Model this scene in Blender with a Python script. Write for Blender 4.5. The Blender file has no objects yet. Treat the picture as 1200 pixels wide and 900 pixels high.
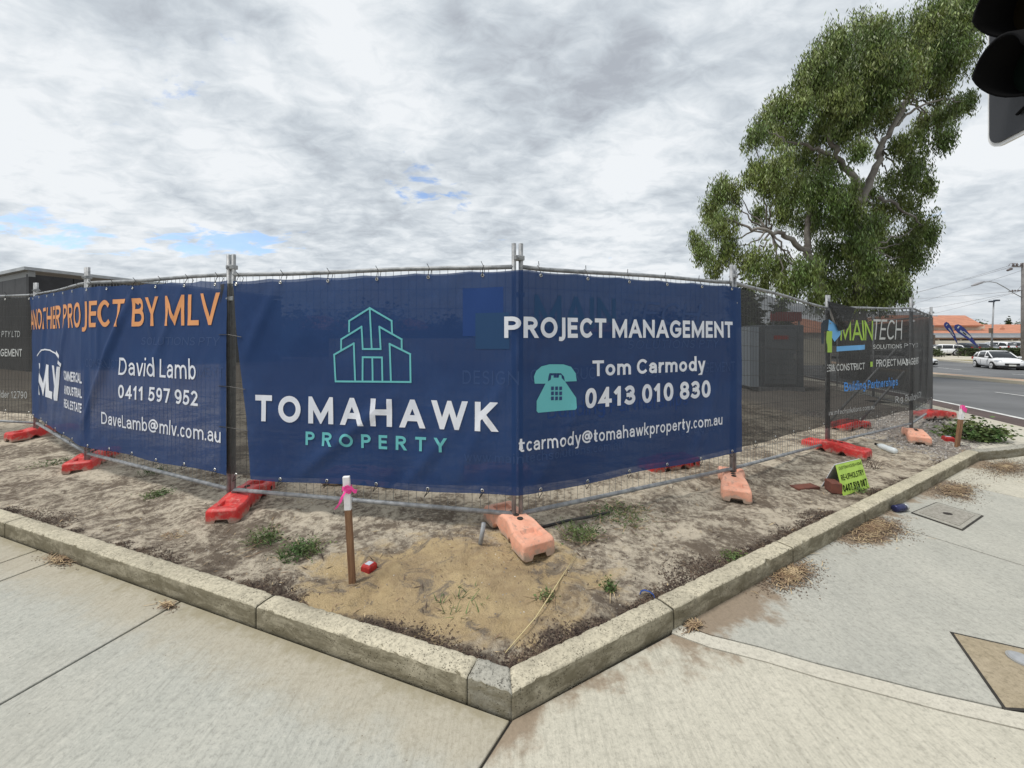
import bpy, bmesh, math, random
import numpy as np
from mathutils import Vector, Matrix
R = math.radians
random.seed(7); RNG = np.random.default_rng(11)
SC = bpy.context.scene; COL = SC.collection

# ------------------------------------------------------------------ camera
CAMZ, F, HX, HY = 1.55, 460.0, 600.0, 395.0          # metres / pixels of the 1200x900 photograph
cam = bpy.data.cameras.new('camera'); cam.sensor_width = 36; cam.sensor_fit = 'HORIZONTAL'
cam.lens = F / 1200 * 36; cam.shift_y = -(450 - HY) / 1200
cam.clip_start = 0.05; cam.clip_end = 3000
camo = bpy.data.objects.new('camera', cam); COL.objects.link(camo)
camo.location = (0, 0, CAMZ); camo.rotation_euler = (R(90), 0, 0); SC.camera = camo
SC.view_settings.view_transform = 'Standard'; SC.view_settings.look = 'None'
SC.view_settings.exposure = 0.84; SC.view_settings.gamma = 1

# ------------------------------------------------------------------ sun and sky
SUN_EL, SUN_AZ = R(62), R(250)
sun = bpy.data.lights.new('sun', 'SUN'); sun.energy = 1.5; sun.angle = R(16); sun.color = (1, .965, .91)
suno = bpy.data.objects.new('sun', sun); COL.objects.link(suno)
sd = Vector((math.sin(SUN_AZ) * math.cos(SUN_EL), math.cos(SUN_AZ) * math.cos(SUN_EL), math.sin(SUN_EL)))
suno.rotation_euler = sd.to_track_quat('Z', 'Y').to_euler(); suno.location = (0, 0, 30)

class NT:
    def __init__(s, tree): s.t = tree; s.n = tree.nodes; s.l = tree.links
    def new(s, typ, **kw):
        n = s.n.new(typ)
        for k, v in kw.items():
            if k.startswith('i_'):
                key = k[2:]; key = int(key) if key.isdigit() else key.replace('_', ' ')
                s.put(n, key, v)
            else: setattr(n, k, v)
        return n
    def put(s, n, key, v):
        if isinstance(v, bpy.types.NodeSocket): s.l.new(v, n.inputs[key])
        else:
            if isinstance(v, (tuple, list)) and len(v) == 3 and n.inputs[key].type == 'RGBA': v = (*v, 1)
            n.inputs[key].default_value = v
    def math(s, op, a, b=0.0, c=None, clamp=False):
        n = s.new('ShaderNodeMath', operation=op); n.use_clamp = clamp
        s.put(n, 0, a); s.put(n, 1, b)
        if c is not None: s.put(n, 2, c)
        return n.outputs[0]
    def mix(s, f, a, b, mode='MIX'):
        n = s.new('ShaderNodeMix', data_type='RGBA', blend_type=mode)
        s.put(n, 0, f); s.put(n, 6, a); s.put(n, 7, b); return n.outputs[2]
    def noise(s, vec, scale, detail=4, rough=.55, dist=0.0, out=0):
        n = s.new('ShaderNodeTexNoise'); s.put(n, 'Vector', vec); s.put(n, 'Scale', scale)
        s.put(n, 'Detail', detail); s.put(n, 'Roughness', rough); s.put(n, 'Distortion', dist); return n.outputs[out]
    def ramp(s, v, a, b, lo=0.0, hi=1.0):
        n = s.new('ShaderNodeMapRange', interpolation_type='SMOOTHSTEP'); s.put(n, 0, v)
        s.put(n, 1, a); s.put(n, 2, b); s.put(n, 3, lo); s.put(n, 4, hi); return n.outputs[0]
    def mapv(s, vec, scale=(1, 1, 1), loc=(0, 0, 0), rot=(0, 0, 0)):
        n = s.new('ShaderNodeMapping'); s.put(n, 0, vec)
        n.inputs['Scale'].default_value = scale; n.inputs['Location'].default_value = loc; n.inputs['Rotation'].default_value = rot
        return n.outputs[0]

W = bpy.data.worlds.new('World'); SC.world = W; W.use_nodes = True
W.node_tree.nodes.clear(); w = NT(W.node_tree)
tc = w.new('ShaderNodeTexCoord').outputs['Generated']
sep = w.new('ShaderNodeSeparateXYZ'); w.put(sep, 0, tc)
zz = w.math('ADD', w.math('MAXIMUM', sep.outputs[2], 0.0), 0.22)
cp = w.new('ShaderNodeCombineXYZ'); w.put(cp, 0, w.math('DIVIDE', sep.outputs[0], zz)); w.put(cp, 1, w.math('DIVIDE', sep.outputs[1], zz))
P = cp.outputs[0]
sky = w.new('ShaderNodeTexSky', sky_type='NISHITA'); sky.sun_disc = False
sky.sun_elevation = SUN_EL; sky.sun_rotation = SUN_AZ; sky.air_density = 1.0; sky.dust_density = .6
big = w.noise(w.mapv(P, loc=(3.1, 1.7, 0)), 1.0, 3, .5, .3)
mid = w.noise(w.mapv(P, (1, 1.0, 1), loc=(8.3, 2.2, 0), rot=(0, 0, .5)), 2.6, 7, .56, .35)
fin = w.noise(w.mapv(P, (1, 1.5, 1), loc=(1.3, 6.2, 0), rot=(0, 0, -.5)), 9.0, 7, .60, .5)
shade = w.math('ADD', w.math('MULTIPLY', big, .5), w.math('ADD', w.math('MULTIPLY', mid, .80), w.math('MULTIPLY', fin, .50)))
# a thicker grey bank overhead
def blob(cx, cy, rx, ry):
    v = w.new('ShaderNodeVectorMath', operation='LENGTH')
    w.put(v, 0, w.mapv(P, (1 / rx, 1 / ry, 1), loc=(-cx / rx, -cy / ry, 0))); return w.ramp(v.outputs['Value'], 0.2, 1.0, 1.0, 0.0)
bank = w.math('MAXIMUM', blob(.16, 1.02, .50, .42), w.math('MULTIPLY', blob(.75, 1.45, .35, .3), .6))
shade = w.math('SUBTRACT', shade, w.math('MULTIPLY', bank, .15))
cl = w.new('ShaderNodeValToRGB'); w.put(cl, 0, shade)
e = cl.color_ramp.elements; e[0].position = .62; e[0].color = (2.45, 2.65, 2.95, 1); e[1].position = 1.03; e[1].color = (4.9, 5.08, 5.25, 1)
m = cl.color_ramp.elements.new(.77); m.color = (3.3, 3.6, 3.9, 1)
m = cl.color_ramp.elements.new(.89); m.color = (4.15, 4.42, 4.66, 1)
gap = w.math('ADD', w.math('MULTIPLY', w.noise(w.mapv(P, loc=(5.2, 9.4, 0)), 1.5, 3, .5, .2), .5),
             w.math('MULTIPLY', w.noise(w.mapv(P, (1, 1.4, 1), loc=(0.4, 3.4, 0)), 7.0, 7, .6, .4), .5))
opening = w.math('ADD', w.math('ADD', w.math('ADD', blob(-1.40, 1.95, .75, .30), blob(-1.9, 1.58, .5, .36)), w.math('MULTIPLY', blob(-.34, 1.68, .40, .22), .38)), w.math('MULTIPLY', blob(-.75, .92, .26, .24), .65))
gap = w.math('ADD', gap, w.math('MULTIPLY', opening, .185))
gmask = w.ramp(gap, .615, .70)
blue = w.mix(1.0, sky.outputs[0], (.95, 1.0, 1.1), 'MULTIPLY')
col = w.mix(w.math('MULTIPLY', gmask, .85), cl.outputs[0], blue)
hz = w.ramp(sep.outputs[2], 0.0, .16, .45, 0.0)
col = w.mix(hz, col, (3.3, 3.5, 3.65))
gnd = w.ramp(sep.outputs[2], -.02, .0, 1.0, 0.0)
col = w.mix(gnd, col, (1.5, 1.45, 1.35))
bg = w.new('ShaderNodeBackground'); w.put(bg, 0, col); w.put(bg, 1, .1)
wo = w.new('ShaderNodeOutputWorld'); w.l.new(bg.outputs[0], wo.inputs[0])

# ------------------------------------------------------------------ helpers
def at(x, y, z=0.0):
    d = F * (CAMZ - z) / (y - HY); return Vector(((x - HX) * d / F, d, z))
def atd(x, y, d): return Vector(((x - HX) * d / F, d, CAMZ - (y - HY) * d / F))
def smooth(a, b, x): t = np.clip((np.asarray(x, float) - a) / (b - a), 0, 1); return t * t * (3 - 2 * t)
_L = RNG.random((256, 256))
def vnoise(x, y):
    x = np.asarray(x, float); y = np.asarray(y, float)
    xi = np.floor(x).astype(int); yi = np.floor(y).astype(int); fx = x - xi; fy = y - yi
    fx = fx * fx * (3 - 2 * fx); fy = fy * fy * (3 - 2 * fy)
    g = lambda a, b: _L[a & 255, b & 255]
    return (g(xi, yi) * (1 - fx) + g(xi + 1, yi) * fx) * (1 - fy) + (g(xi, yi + 1) * (1 - fx) + g(xi + 1, yi + 1) * fx) * fy
def fbm(x, y, s, o=4):
    r = 0; a = 1; t = 0
    for i in range(o):
        r = r + a * vnoise(x * s + 17.3 * i, y * s + 9.1 * i); t += a; a *= .5; s *= 2.03
    return r / t

def tagit(o, label=None, cat=None, group=None, kind=None):
    if label: o['label'] = label
    if cat: o['category'] = cat
    if group: o['group'] = group
    if kind: o['kind'] = kind
    return o
def thing(name, label, cat, loc=(0, 0, 0), rz=0, group=None):
    o = bpy.data.objects.new(name, None); COL.objects.link(o); o.location = loc; o.rotation_euler = (0, 0, rz)
    o.empty_display_size = .1
    return tagit(o, label, cat, group)
class MB:
    def __init__(s): s.v = []; s.f = []
    def add(s, vs, fs):
        b = len(s.v); s.v += [tuple(v) for v in vs]; s.f += [tuple(i + b for i in f) for f in fs]; return s
    def box(s, x0, x1, y0, y1, z0, z1, M=None):
        vs = [Vector((x, y, z)) for z in (z0, z1) for y in (y0, y1) for x in (x0, x1)]
        if M is not None: vs = [M @ v for v in vs]
        return s.add(vs, [(0, 2, 3, 1), (4, 5, 7, 6), (0, 1, 5, 4), (2, 6, 7, 3), (0, 4, 6, 2), (1, 3, 7, 5)])
    def tube(s, pts, r, n=8, cap=True):
        pts = [Vector(p) for p in pts]; rs = r if isinstance(r, (list, tuple)) else [r] * len(pts)
        b = len(s.v); prev = None
        for i, p in enumerate(pts):
            d = (pts[min(i + 1, len(pts) - 1)] - pts[max(i - 1, 0)])
            d = d.normalized() if d.length > 1e-9 else Vector((0, 0, 1))
            if prev is None:
                a = d.cross(Vector((0, 0, 1)));
                if a.length < .1: a = d.cross(Vector((0, 1, 0)))
                a.normalize()
            else: a = (prev - d * prev.dot(d)).normalized()
            prev = a; c = d.cross(a)
            for k in range(n):
                t = 2 * math.pi * k / n; s.v.append(tuple(p + (a * math.cos(t) + c * math.sin(t)) * rs[i]))
        for i in range(len(pts) - 1):
            for k in range(n):
                k2 = (k + 1) % n; s.f.append((b + i * n + k, b + i * n + k2, b + (i + 1) * n + k2, b + (i + 1) * n + k))
        if cap:
            s.f.append(tuple(b + k for k in range(n))[::-1]); s.f.append(tuple(b + (len(pts) - 1) * n + k for k in range(n)))
        return s
    def loft(s, rings, cap=True):
        n = len(rings[0]); b = len(s.v)
        for r_ in rings: s.v += [tuple(p) for p in r_]
        for i in range(len(rings) - 1):
            for k in range(n):
                k2 = (k + 1) % n; s.f.append((b + i * n + k, b + i * n + k2, b + (i + 1) * n + k2, b + (i + 1) * n + k))
        if cap:
            s.f.append(tuple(b + k for k in range(n))[::-1]); s.f.append(tuple(b + (len(rings) - 1) * n + k for k in range(n)))
        return s
    def prism(s, poly, z0, z1):
        n = len(poly); b = len(s.v)
        s.v += [(p[0], p[1], z0) for p in poly] + [(p[0], p[1], z1) for p in poly]
        s.f.append(tuple(b + i for i in range(n))[::-1]); s.f.append(tuple(b + n + i for i in range(n)))
        for i in range(n):
            j = (i + 1) % n; s.f.append((b + i, b + j, b + n + j, b + n + i))
        return s
    def mesh(s, name, m, smooth_=False, fixn=True):
        me = bpy.data.meshes.new(name); me.from_pydata(s.v, [], s.f)
        if fixn:
            bm = bmesh.new(); bm.from_mesh(me); bmesh.ops.recalc_face_normals(bm, faces=bm.faces); bm.to_mesh(me); bm.free()
        if m: me.materials.append(m)
        if smooth_: me.polygons.foreach_set('use_smooth', [True] * len(me.polygons))
        me.update(); return me
    def build(s, name, m, parent=None, smooth_=False, kind=None, fixn=True):
        o = bpy.data.objects.new(name, s.mesh(name, m, smooth_, fixn)); COL.objects.link(o)
        if parent is not None:
            o.parent = parent
        if kind: o['kind'] = kind
        return o
def inst(name, me, parent=None, M=None, kind=None):
    o = bpy.data.objects.new(name, me); COL.objects.link(o)
    if M is not None: o.matrix_world = M
    if parent is not None: o.parent = parent
    if kind: o['kind'] = kind
    return o
def bevel(o, w_=.005, seg=2):
    md = o.modifiers.new('bevel', 'BEVEL'); md.width = w_; md.segments = seg; md.limit_method = 'ANGLE'; md.angle_limit = R(35); return o
def npmesh(name, V, Fa, m, k=4, parent=None, smooth_=False, kind=None):
    me = bpy.data.meshes.new(name); V = np.asarray(V, np.float32); Fa = np.asarray(Fa, np.int32)
    me.vertices.add(len(V)); me.vertices.foreach_set('co', V.ravel())
    me.loops.add(Fa.size); me.loops.foreach_set('vertex_index', Fa.ravel())
    me.polygons.add(len(Fa)); me.polygons.foreach_set('loop_start', np.arange(0, Fa.size, k, dtype=np.int32))
    me.polygons.foreach_set('loop_total', np.full(len(Fa), k, np.int32))
    if smooth_: me.polygons.foreach_set('use_smooth', np.ones(len(Fa), bool))
    me.materials.append(m); me.update(calc_edges=True); me.validate()
    return inst(name, me, parent, kind=kind)

# ------------------------------------------------------------------ materials
def mat(name, c, c2=None, rough=.7, metal=0.0, scale=6.0, bump=0.0, bscale=60.0, spec=.4, lo=.4, hi=.62, stretch=(1, 1, 1), detail=6, world=False, dirt=None, transp=0.0, emit=None, island=0.0):
    m_ = bpy.data.materials.new(name); m_.use_nodes = True; t = NT(m_.node_tree); t.n.clear()
    tcn = t.new('ShaderNodeTexCoord'); co = tcn.outputs['Object']
    if world: co = t.new('ShaderNodeNewGeometry').outputs['Position']
    co = t.mapv(co, stretch)
    base = c
    if c2 is not None:
        base = t.mix(t.ramp(t.noise(co, scale, detail, .6, .2), lo, hi), c, c2)
    if dirt is not None:
        base = t.mix(t.math('MULTIPLY', t.ramp(t.noise(co, scale * 2.7 + 1, 5, .65, .5), .52, .72), dirt[1]), base, dirt[0])
    if island:
        g = t.new('ShaderNodeNewGeometry').outputs['Random Per Island']
        hs = t.new('ShaderNodeHueSaturation'); t.put(hs, 'Color', base); t.put(hs, 'Value', t.ramp(g, 0, 1, 1 - island, 1 + island))
        t.put(hs, 'Hue', t.ramp(g, 0, 1, .485, .51)); base = hs.outputs[0]
    p = t.new('ShaderNodeBsdfPrincipled'); t.put(p, 'Base Color', base); t.put(p, 'Roughness', rough); t.put(p, 'Metallic', metal)
    t.put(p, 'Specular IOR Level', spec)
    if emit: t.put(p, 'Emission Color', emit[0]); t.put(p, 'Emission Strength', emit[1])
    if bump:
        b = t.new('ShaderNodeBump'); t.put(b, 'Strength', min(1.0, bump)); t.put(b, 'Distance', .004 if bump <= 1 else .004 * bump)
        t.put(b, 'Height', t.noise(co, bscale, 5, .65)); t.l.new(b.outputs[0], p.inputs['Normal'])
    out = t.new('ShaderNodeOutputMaterial'); sh = p.outputs[0]
    if transp:
        tr = t.new('ShaderNodeBsdfTransparent'); mx = t.new('ShaderNodeMixShader'); t.put(mx, 0, transp)
        t.l.new(p.outputs[0], mx.inputs[1]); t.l.new(tr.outputs[0], mx.inputs[2]); sh = mx.outputs[0]
    t.l.new(sh, out.inputs[0]); m_['nt'] = 1
    return m_
M = {}
M['galv'] = mat('galvanised', (.34, .35, .36), (.21, .22, .23), .5, .2, 14, .3, 120, dirt=((.2, .17, .14), .4))
M['wire'] = mat('fence_wire', (.24, .25, .25), None, .5, .5)
M['red'] = mat('red_plastic', (.62, .035, .03), (.46, .03, .03), .5, 0, 9, .5, 60, dirt=((.52, .26, .21), .7))
M['peach'] = mat('faded_orange_plastic', (.76, .39, .27), (.68, .32, .215), .62, 0, 8, .6, 70, dirt=((.36, .24, .19), .8))
M['hole'] = mat('dark_socket', (.03, .025, .022), None, .9)
M['black_tie'] = mat('black_tie', (.01, .01, .01), None, .5)
M['steel'] = mat('eyelet_steel', (.6, .6, .58), None, .35, .8)
M['white_print'] = mat('white_print', (.74, .76, .82), (.66, .69, .77), .7, 0, 5)
M['orange_print'] = mat('orange_print', (.72, .32, .13), None, .7)
M['teal_print'] = mat('teal_print', (.13, .46, .49), None, .7)
M['navy_print'] = mat('navy_print', (.022, .05, .15), None, .7)
M['grey_print'] = mat('grey_print', (.42, .43, .43), None, .7)
M['pale_print'] = mat('pale_print', (.55, .56, .55), None, .7)
M['green_print'] = mat('green_print', (.36, .55, .08), None, .7)
M['blue_print'] = mat('blue_print', (.07, .25, .62), None, .7)
M['sky_print'] = mat('light_blue_print', (.16, .42, .75), None, .7)
M['wood'] = mat('weathered_stake_wood', (.27, .15, .08), (.19, .10, .055), .8, 0, 9, .7, 40, stretch=(6, 6, .5))
M['white_paint'] = mat('white_paint', (.8, .8, .8), (.7, .7, .7), .6, 0, 20)
M['pink'] = mat('pink_tape', (.85, .07, .33), None, .5)
M['blackplastic'] = mat('black_plastic', (.004, .004, .0045), None, .8, spec=.1)

def cloth(name, c, c2, transp, sheen_rough=.75, weave=900):
    m_ = mat(name, c, c2, sheen_rough, 0, 1.3, 0, transp=transp, dirt=(tuple(v * 1.25 + .006 for v in c2), .3))
    t = NT(m_.node_tree); p = [n for n in t.n if n.type == 'BSDF_PRINCIPLED'][0]
    co = t.new('ShaderNodeTexCoord').outputs['Object']
    b = t.new('ShaderNodeBump'); t.put(b, 'Strength', .6); t.put(b, 'Distance', .010)
    t.put(b, 'Height', t.noise(t.mapv(co, (1, 1, .45), rot=(.5, .3, 0)), 5.5, 6, .55, .6)); t.l.new(b.outputs[0], p.inputs['Normal'])
    return m_
M['blue_cloth'] = cloth('navy_banner_mesh', (.006, .036, .134), (.009, .044, .152), .12)
M['black_cloth'] = cloth('black_shade_cloth', (.026, .026, .026), (.040, .040, .039), .21)

# sand
def sand_mat():
    m_ = bpy.data.materials.new('sandy_soil'); m_.use_nodes = True; t = NT(m_.node_tree); t.n.clear()
    pos = t.new('ShaderNodeNewGeometry').outputs['Position']
    n1 = t.noise(t.mapv(pos, (1, 1.5, 1)), .85, 7, .66, .55); n2 = t.noise(t.mapv(pos, (1, 1.35, 1), loc=(4, 7, 0)), 3.3, 8, .68, .5); n3 = t.noise(pos, 22, 6, .7, .2)
    n4 = t.noise(pos, 90, 4, .7)
    s = t.math('ADD', t.math('MULTIPLY', n1, .34), t.math('ADD', t.math('MULTIPLY', n2, .38), t.math('MULTIPLY', n3, .36)))
    dk = t.ramp(s, .475, .615)
    c = t.mix(dk, (.53, .465, .365), (.15, .12, .092))
    c = t.mix(t.math('MULTIPLY', t.ramp(n3, .5, .75), .45), c, (.18, .145, .11))
    # yellow fill sand in the corner
    ln = t.new('ShaderNodeVectorMath', operation='LENGTH'); t.put(ln, 0, t.mapv(pos, (1 / .98, 1 / .62, 0), loc=(.30 / .98, -2.32 / .62, 0)))
    ym = t.ramp(t.math('ADD', ln.outputs['Value'], t.math('MULTIPLY', t.math('SUBTRACT', n2, .5), 2.3)), .60, 1.10, 1.0, 0.0)
    yc = t.mix(t.ramp(n2, .35, .66), (.48, .36, .195), (.36, .265, .155))
    yc = t.mix(t.math('MULTIPLY', t.ramp(t.noise(t.mapv(pos, loc=(2, 2, 0)), 5.5, 7, .75, .6), .515, .62), .85), yc, (.15, .125, .10))
    c = t.mix(t.math('MULTIPLY', ym, .9), c, yc)
    def kd(nv):
        v = t.new('ShaderNodeVectorMath', operation='DOT_PRODUCT'); t.put(v, 0, pos); t.put(v, 1, nv); return t.math('SUBTRACT', v.outputs['Value'], 1.592 * nv[1])
    kdist = t.math('MINIMUM', kd((-.494, .8695, 0)), kd((.3466, .938, 0)))
    km = t.ramp(t.math('ADD', kdist, t.math('MULTIPLY', t.math('SUBTRACT', n2, .5), -.50)), .11, .20, 1.0, 0.0)
    c = t.mix(t.math('MULTIPLY', km, .8), c, t.mix(n3, (.045, .034, .027), (.12, .095, .075)))
    # dark litter along the kerb is carried by geometry; far ground duller
    far = t.new('ShaderNodeSeparateXYZ'); t.put(far, 0, pos)
    c = t.mix(t.ramp(far.outputs[1], 6, 14), c, (.20, .165, .13))
    c = t.mix(t.math('MULTIPLY', t.ramp(n4, .62, .75), .5), c, (.09, .07, .055))
    rg = t.math('ADD', far.outputs[0], t.math('MULTIPLY', n1, 1.5))
    c = t.mix(t.math('MULTIPLY', t.ramp(rg, 5.9, 6.7), .8), c, t.mix(n3, (.17, .15, .135), (.30, .27, .24)))
    p = t.new('ShaderNodeBsdfPrincipled'); t.put(p, 'Base Color', c); t.put(p, 'Roughness', .95); t.put(p, 'Specular IOR Level', .15)
    b = t.new('ShaderNodeBump'); t.put(b, 'Strength', 1.0); t.put(b, 'Distance', .022)
    t.put(b, 'Height', t.math('ADD', n3, t.math('MULTIPLY', n4, .5))); t.l.new(b.outputs[0], p.inputs['Normal'])
    o = t.new('ShaderNodeOutputMaterial'); t.l.new(p.outputs[0], o.inputs[0]); return m_
M['sand'] = sand_mat()

KR = Vector((.8695, .494, 0)); KL = Vector((-.938, .3466, 0)); K0 = Vector((0, 1.592, 0))
NR = Vector((-.494, .8695, 0)); NL = Vector((.3466, .938, 0))      # towards the lot
def concrete(name, a, b_, broom=0.0, bdir=0.0, dirtR=False, dirtL=False):
    m_ = bpy.data.materials.new(name); m_.use_nodes = True; t = NT(m_.node_tree); t.n.clear()
    pos = t.new('ShaderNodeNewGeometry').outputs['Position']
    n1 = t.noise(pos, 1.3, 6, .6, .3); n2 = t.noise(pos, 9, 7, .7, .3); n3 = t.noise(t.mapv(pos, loc=(3, 3, 0)), 150, 3, .7)
    n5 = t.noise(pos, 45, 4, .75, .2)
    c = t.mix(t.ramp(n1, .35, .68), a, b_)
    c = t.mix(t.math('MULTIPLY', t.ramp(n2, .50, .72), .35), c, tuple(v * .72 for v in a))
    c = t.mix(t.math('MULTIPLY', t.ramp(n5, .50, .64), .5), c, tuple(v * .62 for v in a))
    n8 = t.noise(t.mapv(pos, loc=(1, 8, 0)), .55, 5, .7, .8); c = t.mix(t.math('MULTIPLY', t.ramp(n8, .50, .66), .40), c, tuple(v * .74 for v in b_))
    n9 = t.noise(t.mapv(pos, (1, 9, 1), rot=(0, 0, bdir + .9)), 2.2, 6, .75, .3); c = t.mix(t.math('MULTIPLY', t.ramp(n9, .60, .70), .30), c, tuple(v * .6 for v in a))
    c = t.mix(t.math('MULTIPLY', t.ramp(n3, .50, .70), .38), c, tuple(v * .5 for v in a))
    n6 = t.noise(t.mapv(pos, (1, 1, 1), loc=(6, 1, 0)), 18, 6, .75, .5)
    c = t.mix(t.math('MULTIPLY', t.ramp(n6, .54, .68), .22), c, tuple(min(.8, v * 1.2) for v in b_))
    c = t.mix(t.math('MULTIPLY', t.ramp(n6, .36, .47, 1, 0), .22), c, tuple(v * .7 for v in a))
    c = t.mix(t.math('MULTIPLY', t.ramp(n5, .34, .46, 1, 0), .35), c, tuple(min(.8, v * 1.22) for v in b_))
    h = t.math('ADD', t.math('MULTIPLY', n5, 1.0), t.math('MULTIPLY', n3, .4))
    if broom:
        br = t.noise(t.mapv(pos, (70, 5, 1)), 1.0, 5, .7); br2 = t.noise(t.mapv(pos, (26, 2.4, 1), loc=(5, 5, 0)), 1.0, 6, .75, .6)
        c = t.mix(t.math('MULTIPLY', t.ramp(br, .50, .66), .75 * broom), c, tuple(v * .52 for v in a)); c = t.mix(t.math('MULTIPLY', t.ramp(br2, .50, .64), .42 * broom), c, tuple(v * .60 for v in a)); c = t.mix(t.math('MULTIPLY', t.ramp(br, .36, .46, 1, 0), .5 * broom), c, tuple(min(.8, v * 1.2) for v in b_))
        h = t.math('ADD', h, t.math('MULTIPLY', br, 1.0 * broom))
    sp = t.new('ShaderNodeTexVoronoi'); t.put(sp, 'Vector', pos); t.put(sp, 'Scale', 26)
    c = t.mix(t.math('MULTIPLY', t.math('MULTIPLY', t.ramp(sp.outputs['Distance'], .04, .10, 1, 0), t.ramp(n2, .52, .58)), .8), c, (.10, .08, .06))
    def dist(nv, sgn):
        v = t.new('ShaderNodeVectorMath', operation='DOT_PRODUCT'); t.put(v, 0, pos); t.put(v, 1, tuple(nv))
        return t.math('SUBTRACT', float(nv.dot(K0)), v.outputs['Value'])
    if dirtR:
        q = t.math('ADD', dist(NR, 1), t.math('MULTIPLY', t.math('SUBTRACT', n1, .5), -1.5))
        q = t.math('ADD', q, t.math('MULTIPLY', t.math('SUBTRACT', n2, .5), -.30))
        c = t.mix(t.math('MULTIPLY', t.ramp(q, .03, .17, 1, 0), .85), c, t.mix(n5, (.30, .22, .15), (.17, .13, .09)))
    if dirtL:
        q = t.math('ADD', dist(NL, 1), t.math('MULTIPLY', t.math('SUBTRACT', n2, .5), -.3))
        c = t.mix(t.math('MULTIPLY', t.ramp(q, .0, .10, 1, 0), .6), c, (.20, .19, .13))
        c = t.mix(t.math('MULTIPLY', t.ramp(t.math('SUBTRACT', q, t.math('MULTIPLY', n1, .25)), .0, .25, 1, 0), .35), c, (.36, .28, .16))
    p = t.new('ShaderNodeBsdfPrincipled'); t.put(p, 'Base Color', c); t.put(p, 'Roughness', .9); t.put(p, 'Specular IOR Level', .2)
    b = t.new('ShaderNodeBump'); t.put(b, 'Strength', .55); t.put(b, 'Distance', .003); t.put(b, 'Height', h); t.l.new(b.outputs[0], p.inputs['Normal'])
    o = t.new('ShaderNodeOutputMaterial'); t.l.new(p.outputs[0], o.inputs[0]); return m_
M['conc_left'] = concrete('footpath_concrete_grey', (.41, .41, .365), (.46, .45, .395), .38, R(20), dirtL=True)
M['conc_right'] = concrete('footpath_concrete_cream', (.49, .465, .385), (.54, .51, .425), .45, R(-4), dirtR=True)
M['conc_mid'] = concrete('footpath_concrete_cool', (.40, .395, .35), (.46, .45, .395), .30, R(60), dirtR=True)
M['conc_band'] = concrete('trowelled_concrete', (.52, .49, .41), (.56, .53, .45))
M['conc_brown'] = concrete('brown_stained_concrete', (.30, .25, .165), (.38, .32, .23))
M['conc_lid'] = concrete('lid_concrete', (.33, .32, .28), (.40, .38, .33))
M['joint'] = mat('joint_dirt', (.05, .045, .038), (.03, .028, .025), .95)
def kerb_mat(name, top, pit):
    m_ = bpy.data.materials.new(name); m_.use_nodes = True; t = NT(m_.node_tree); t.n.clear()
    g = t.new('ShaderNodeNewGeometry'); pos = g.outputs['Position']
    n1 = t.noise(pos, 2.5, 6, .65, .4); n2 = t.noise(pos, 30, 5, .7)
    vo = t.new('ShaderNodeTexVoronoi'); t.put(vo, 'Vector', pos); t.put(vo, 'Scale', 95); t.put(vo, 'Randomness', 1.0)
    pits = t.math('MULTIPLY', t.ramp(vo.outputs['Distance'], .14, .40, 1, 0), t.ramp(t.noise(t.mapv(pos, loc=(3, 3, 3)), 22, 4, .75), .48, .60))
    c = t.mix(t.ramp(n1, .38, .65), top, tuple(v * .74 for v in top))
    c = t.mix(t.math('MULTIPLY', t.ramp(n2, .45, .7), .35), c, tuple(v * .55 for v in top))
    n7 = t.noise(pos, 55, 5, .85)
    c = t.mix(t.math('MULTIPLY', t.ramp(n7, .51, .61), .75), c, tuple(v * .42 for v in top)); c = t.mix(t.math('MULTIPLY', t.ramp(n7, .36, .46, 1, 0), .55), c, tuple(min(.8, v * 1.3) for v in top))
    c = t.mix(t.math('MULTIPLY', pits, .7), c, pit); n10 = t.noise(t.mapv(pos, loc=(9, 2, 0)), 7, 6, .7, .5); c = t.mix(t.math('MULTIPLY', t.ramp(n10, .52, .66), .5), c, tuple(v * .6 for v in top))
    mottle = t.noise(t.mapv(pos, (1, 1, 3)), 5.5, 6, .7, .6)
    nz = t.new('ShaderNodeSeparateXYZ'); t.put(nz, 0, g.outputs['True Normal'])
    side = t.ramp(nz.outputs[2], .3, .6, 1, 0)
    c = t.mix(t.math('MULTIPLY', side, t.ramp(mottle, .36, .6, .45, .95)), c, (.165, .145, .098))  # vertical faces mixed toward a darker mottled brown
    p = t.new('ShaderNodeBsdfPrincipled'); t.put(p, 'Base Color', c); t.put(p, 'Roughness', .93); t.put(p, 'Specular IOR Level', .15)
    b = t.new('ShaderNodeBump'); t.put(b, 'Strength', .9); t.put(b, 'Distance', .006)
    t.put(b, 'Height', t.math('SUBTRACT', t.math('MULTIPLY', n2, .7), t.math('MULTIPLY', pits, .9))); t.l.new(b.outputs[0], p.inputs['Normal'])
    o = t.new('ShaderNodeOutputMaterial'); t.l.new(p.outputs[0], o.inputs[0]); return m_
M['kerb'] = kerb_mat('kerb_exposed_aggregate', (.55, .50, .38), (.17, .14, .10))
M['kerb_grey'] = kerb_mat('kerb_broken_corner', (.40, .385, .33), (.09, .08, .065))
M['asphalt'] = mat('asphalt', (.115, .118, .122), (.15, .153, .158), .9, 0, .35, .6, 90, world=True, dirt=((.10, .10, .10), .4))
M['redseal'] = mat('dark_maroon_asphalt', (.085, .062, .058), (.11, .08, .075), .9, 0, 1.2, .5, 60, world=True)
M['linepaint'] = mat('road_line_paint', (.7, .7, .68), (.5, .5, .49), .7, 0, 6, world=True)
M['brickpave'] = mat('salmon_median_paving', (.50, .32, .22), (.44, .36, .26), .9, 0, 1.5, world=True)
M['verge'] = mat('dry_verge_grass', (.20, .19, .085), (.30, .25, .14), .95, 0, 1.3, world=True)
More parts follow.
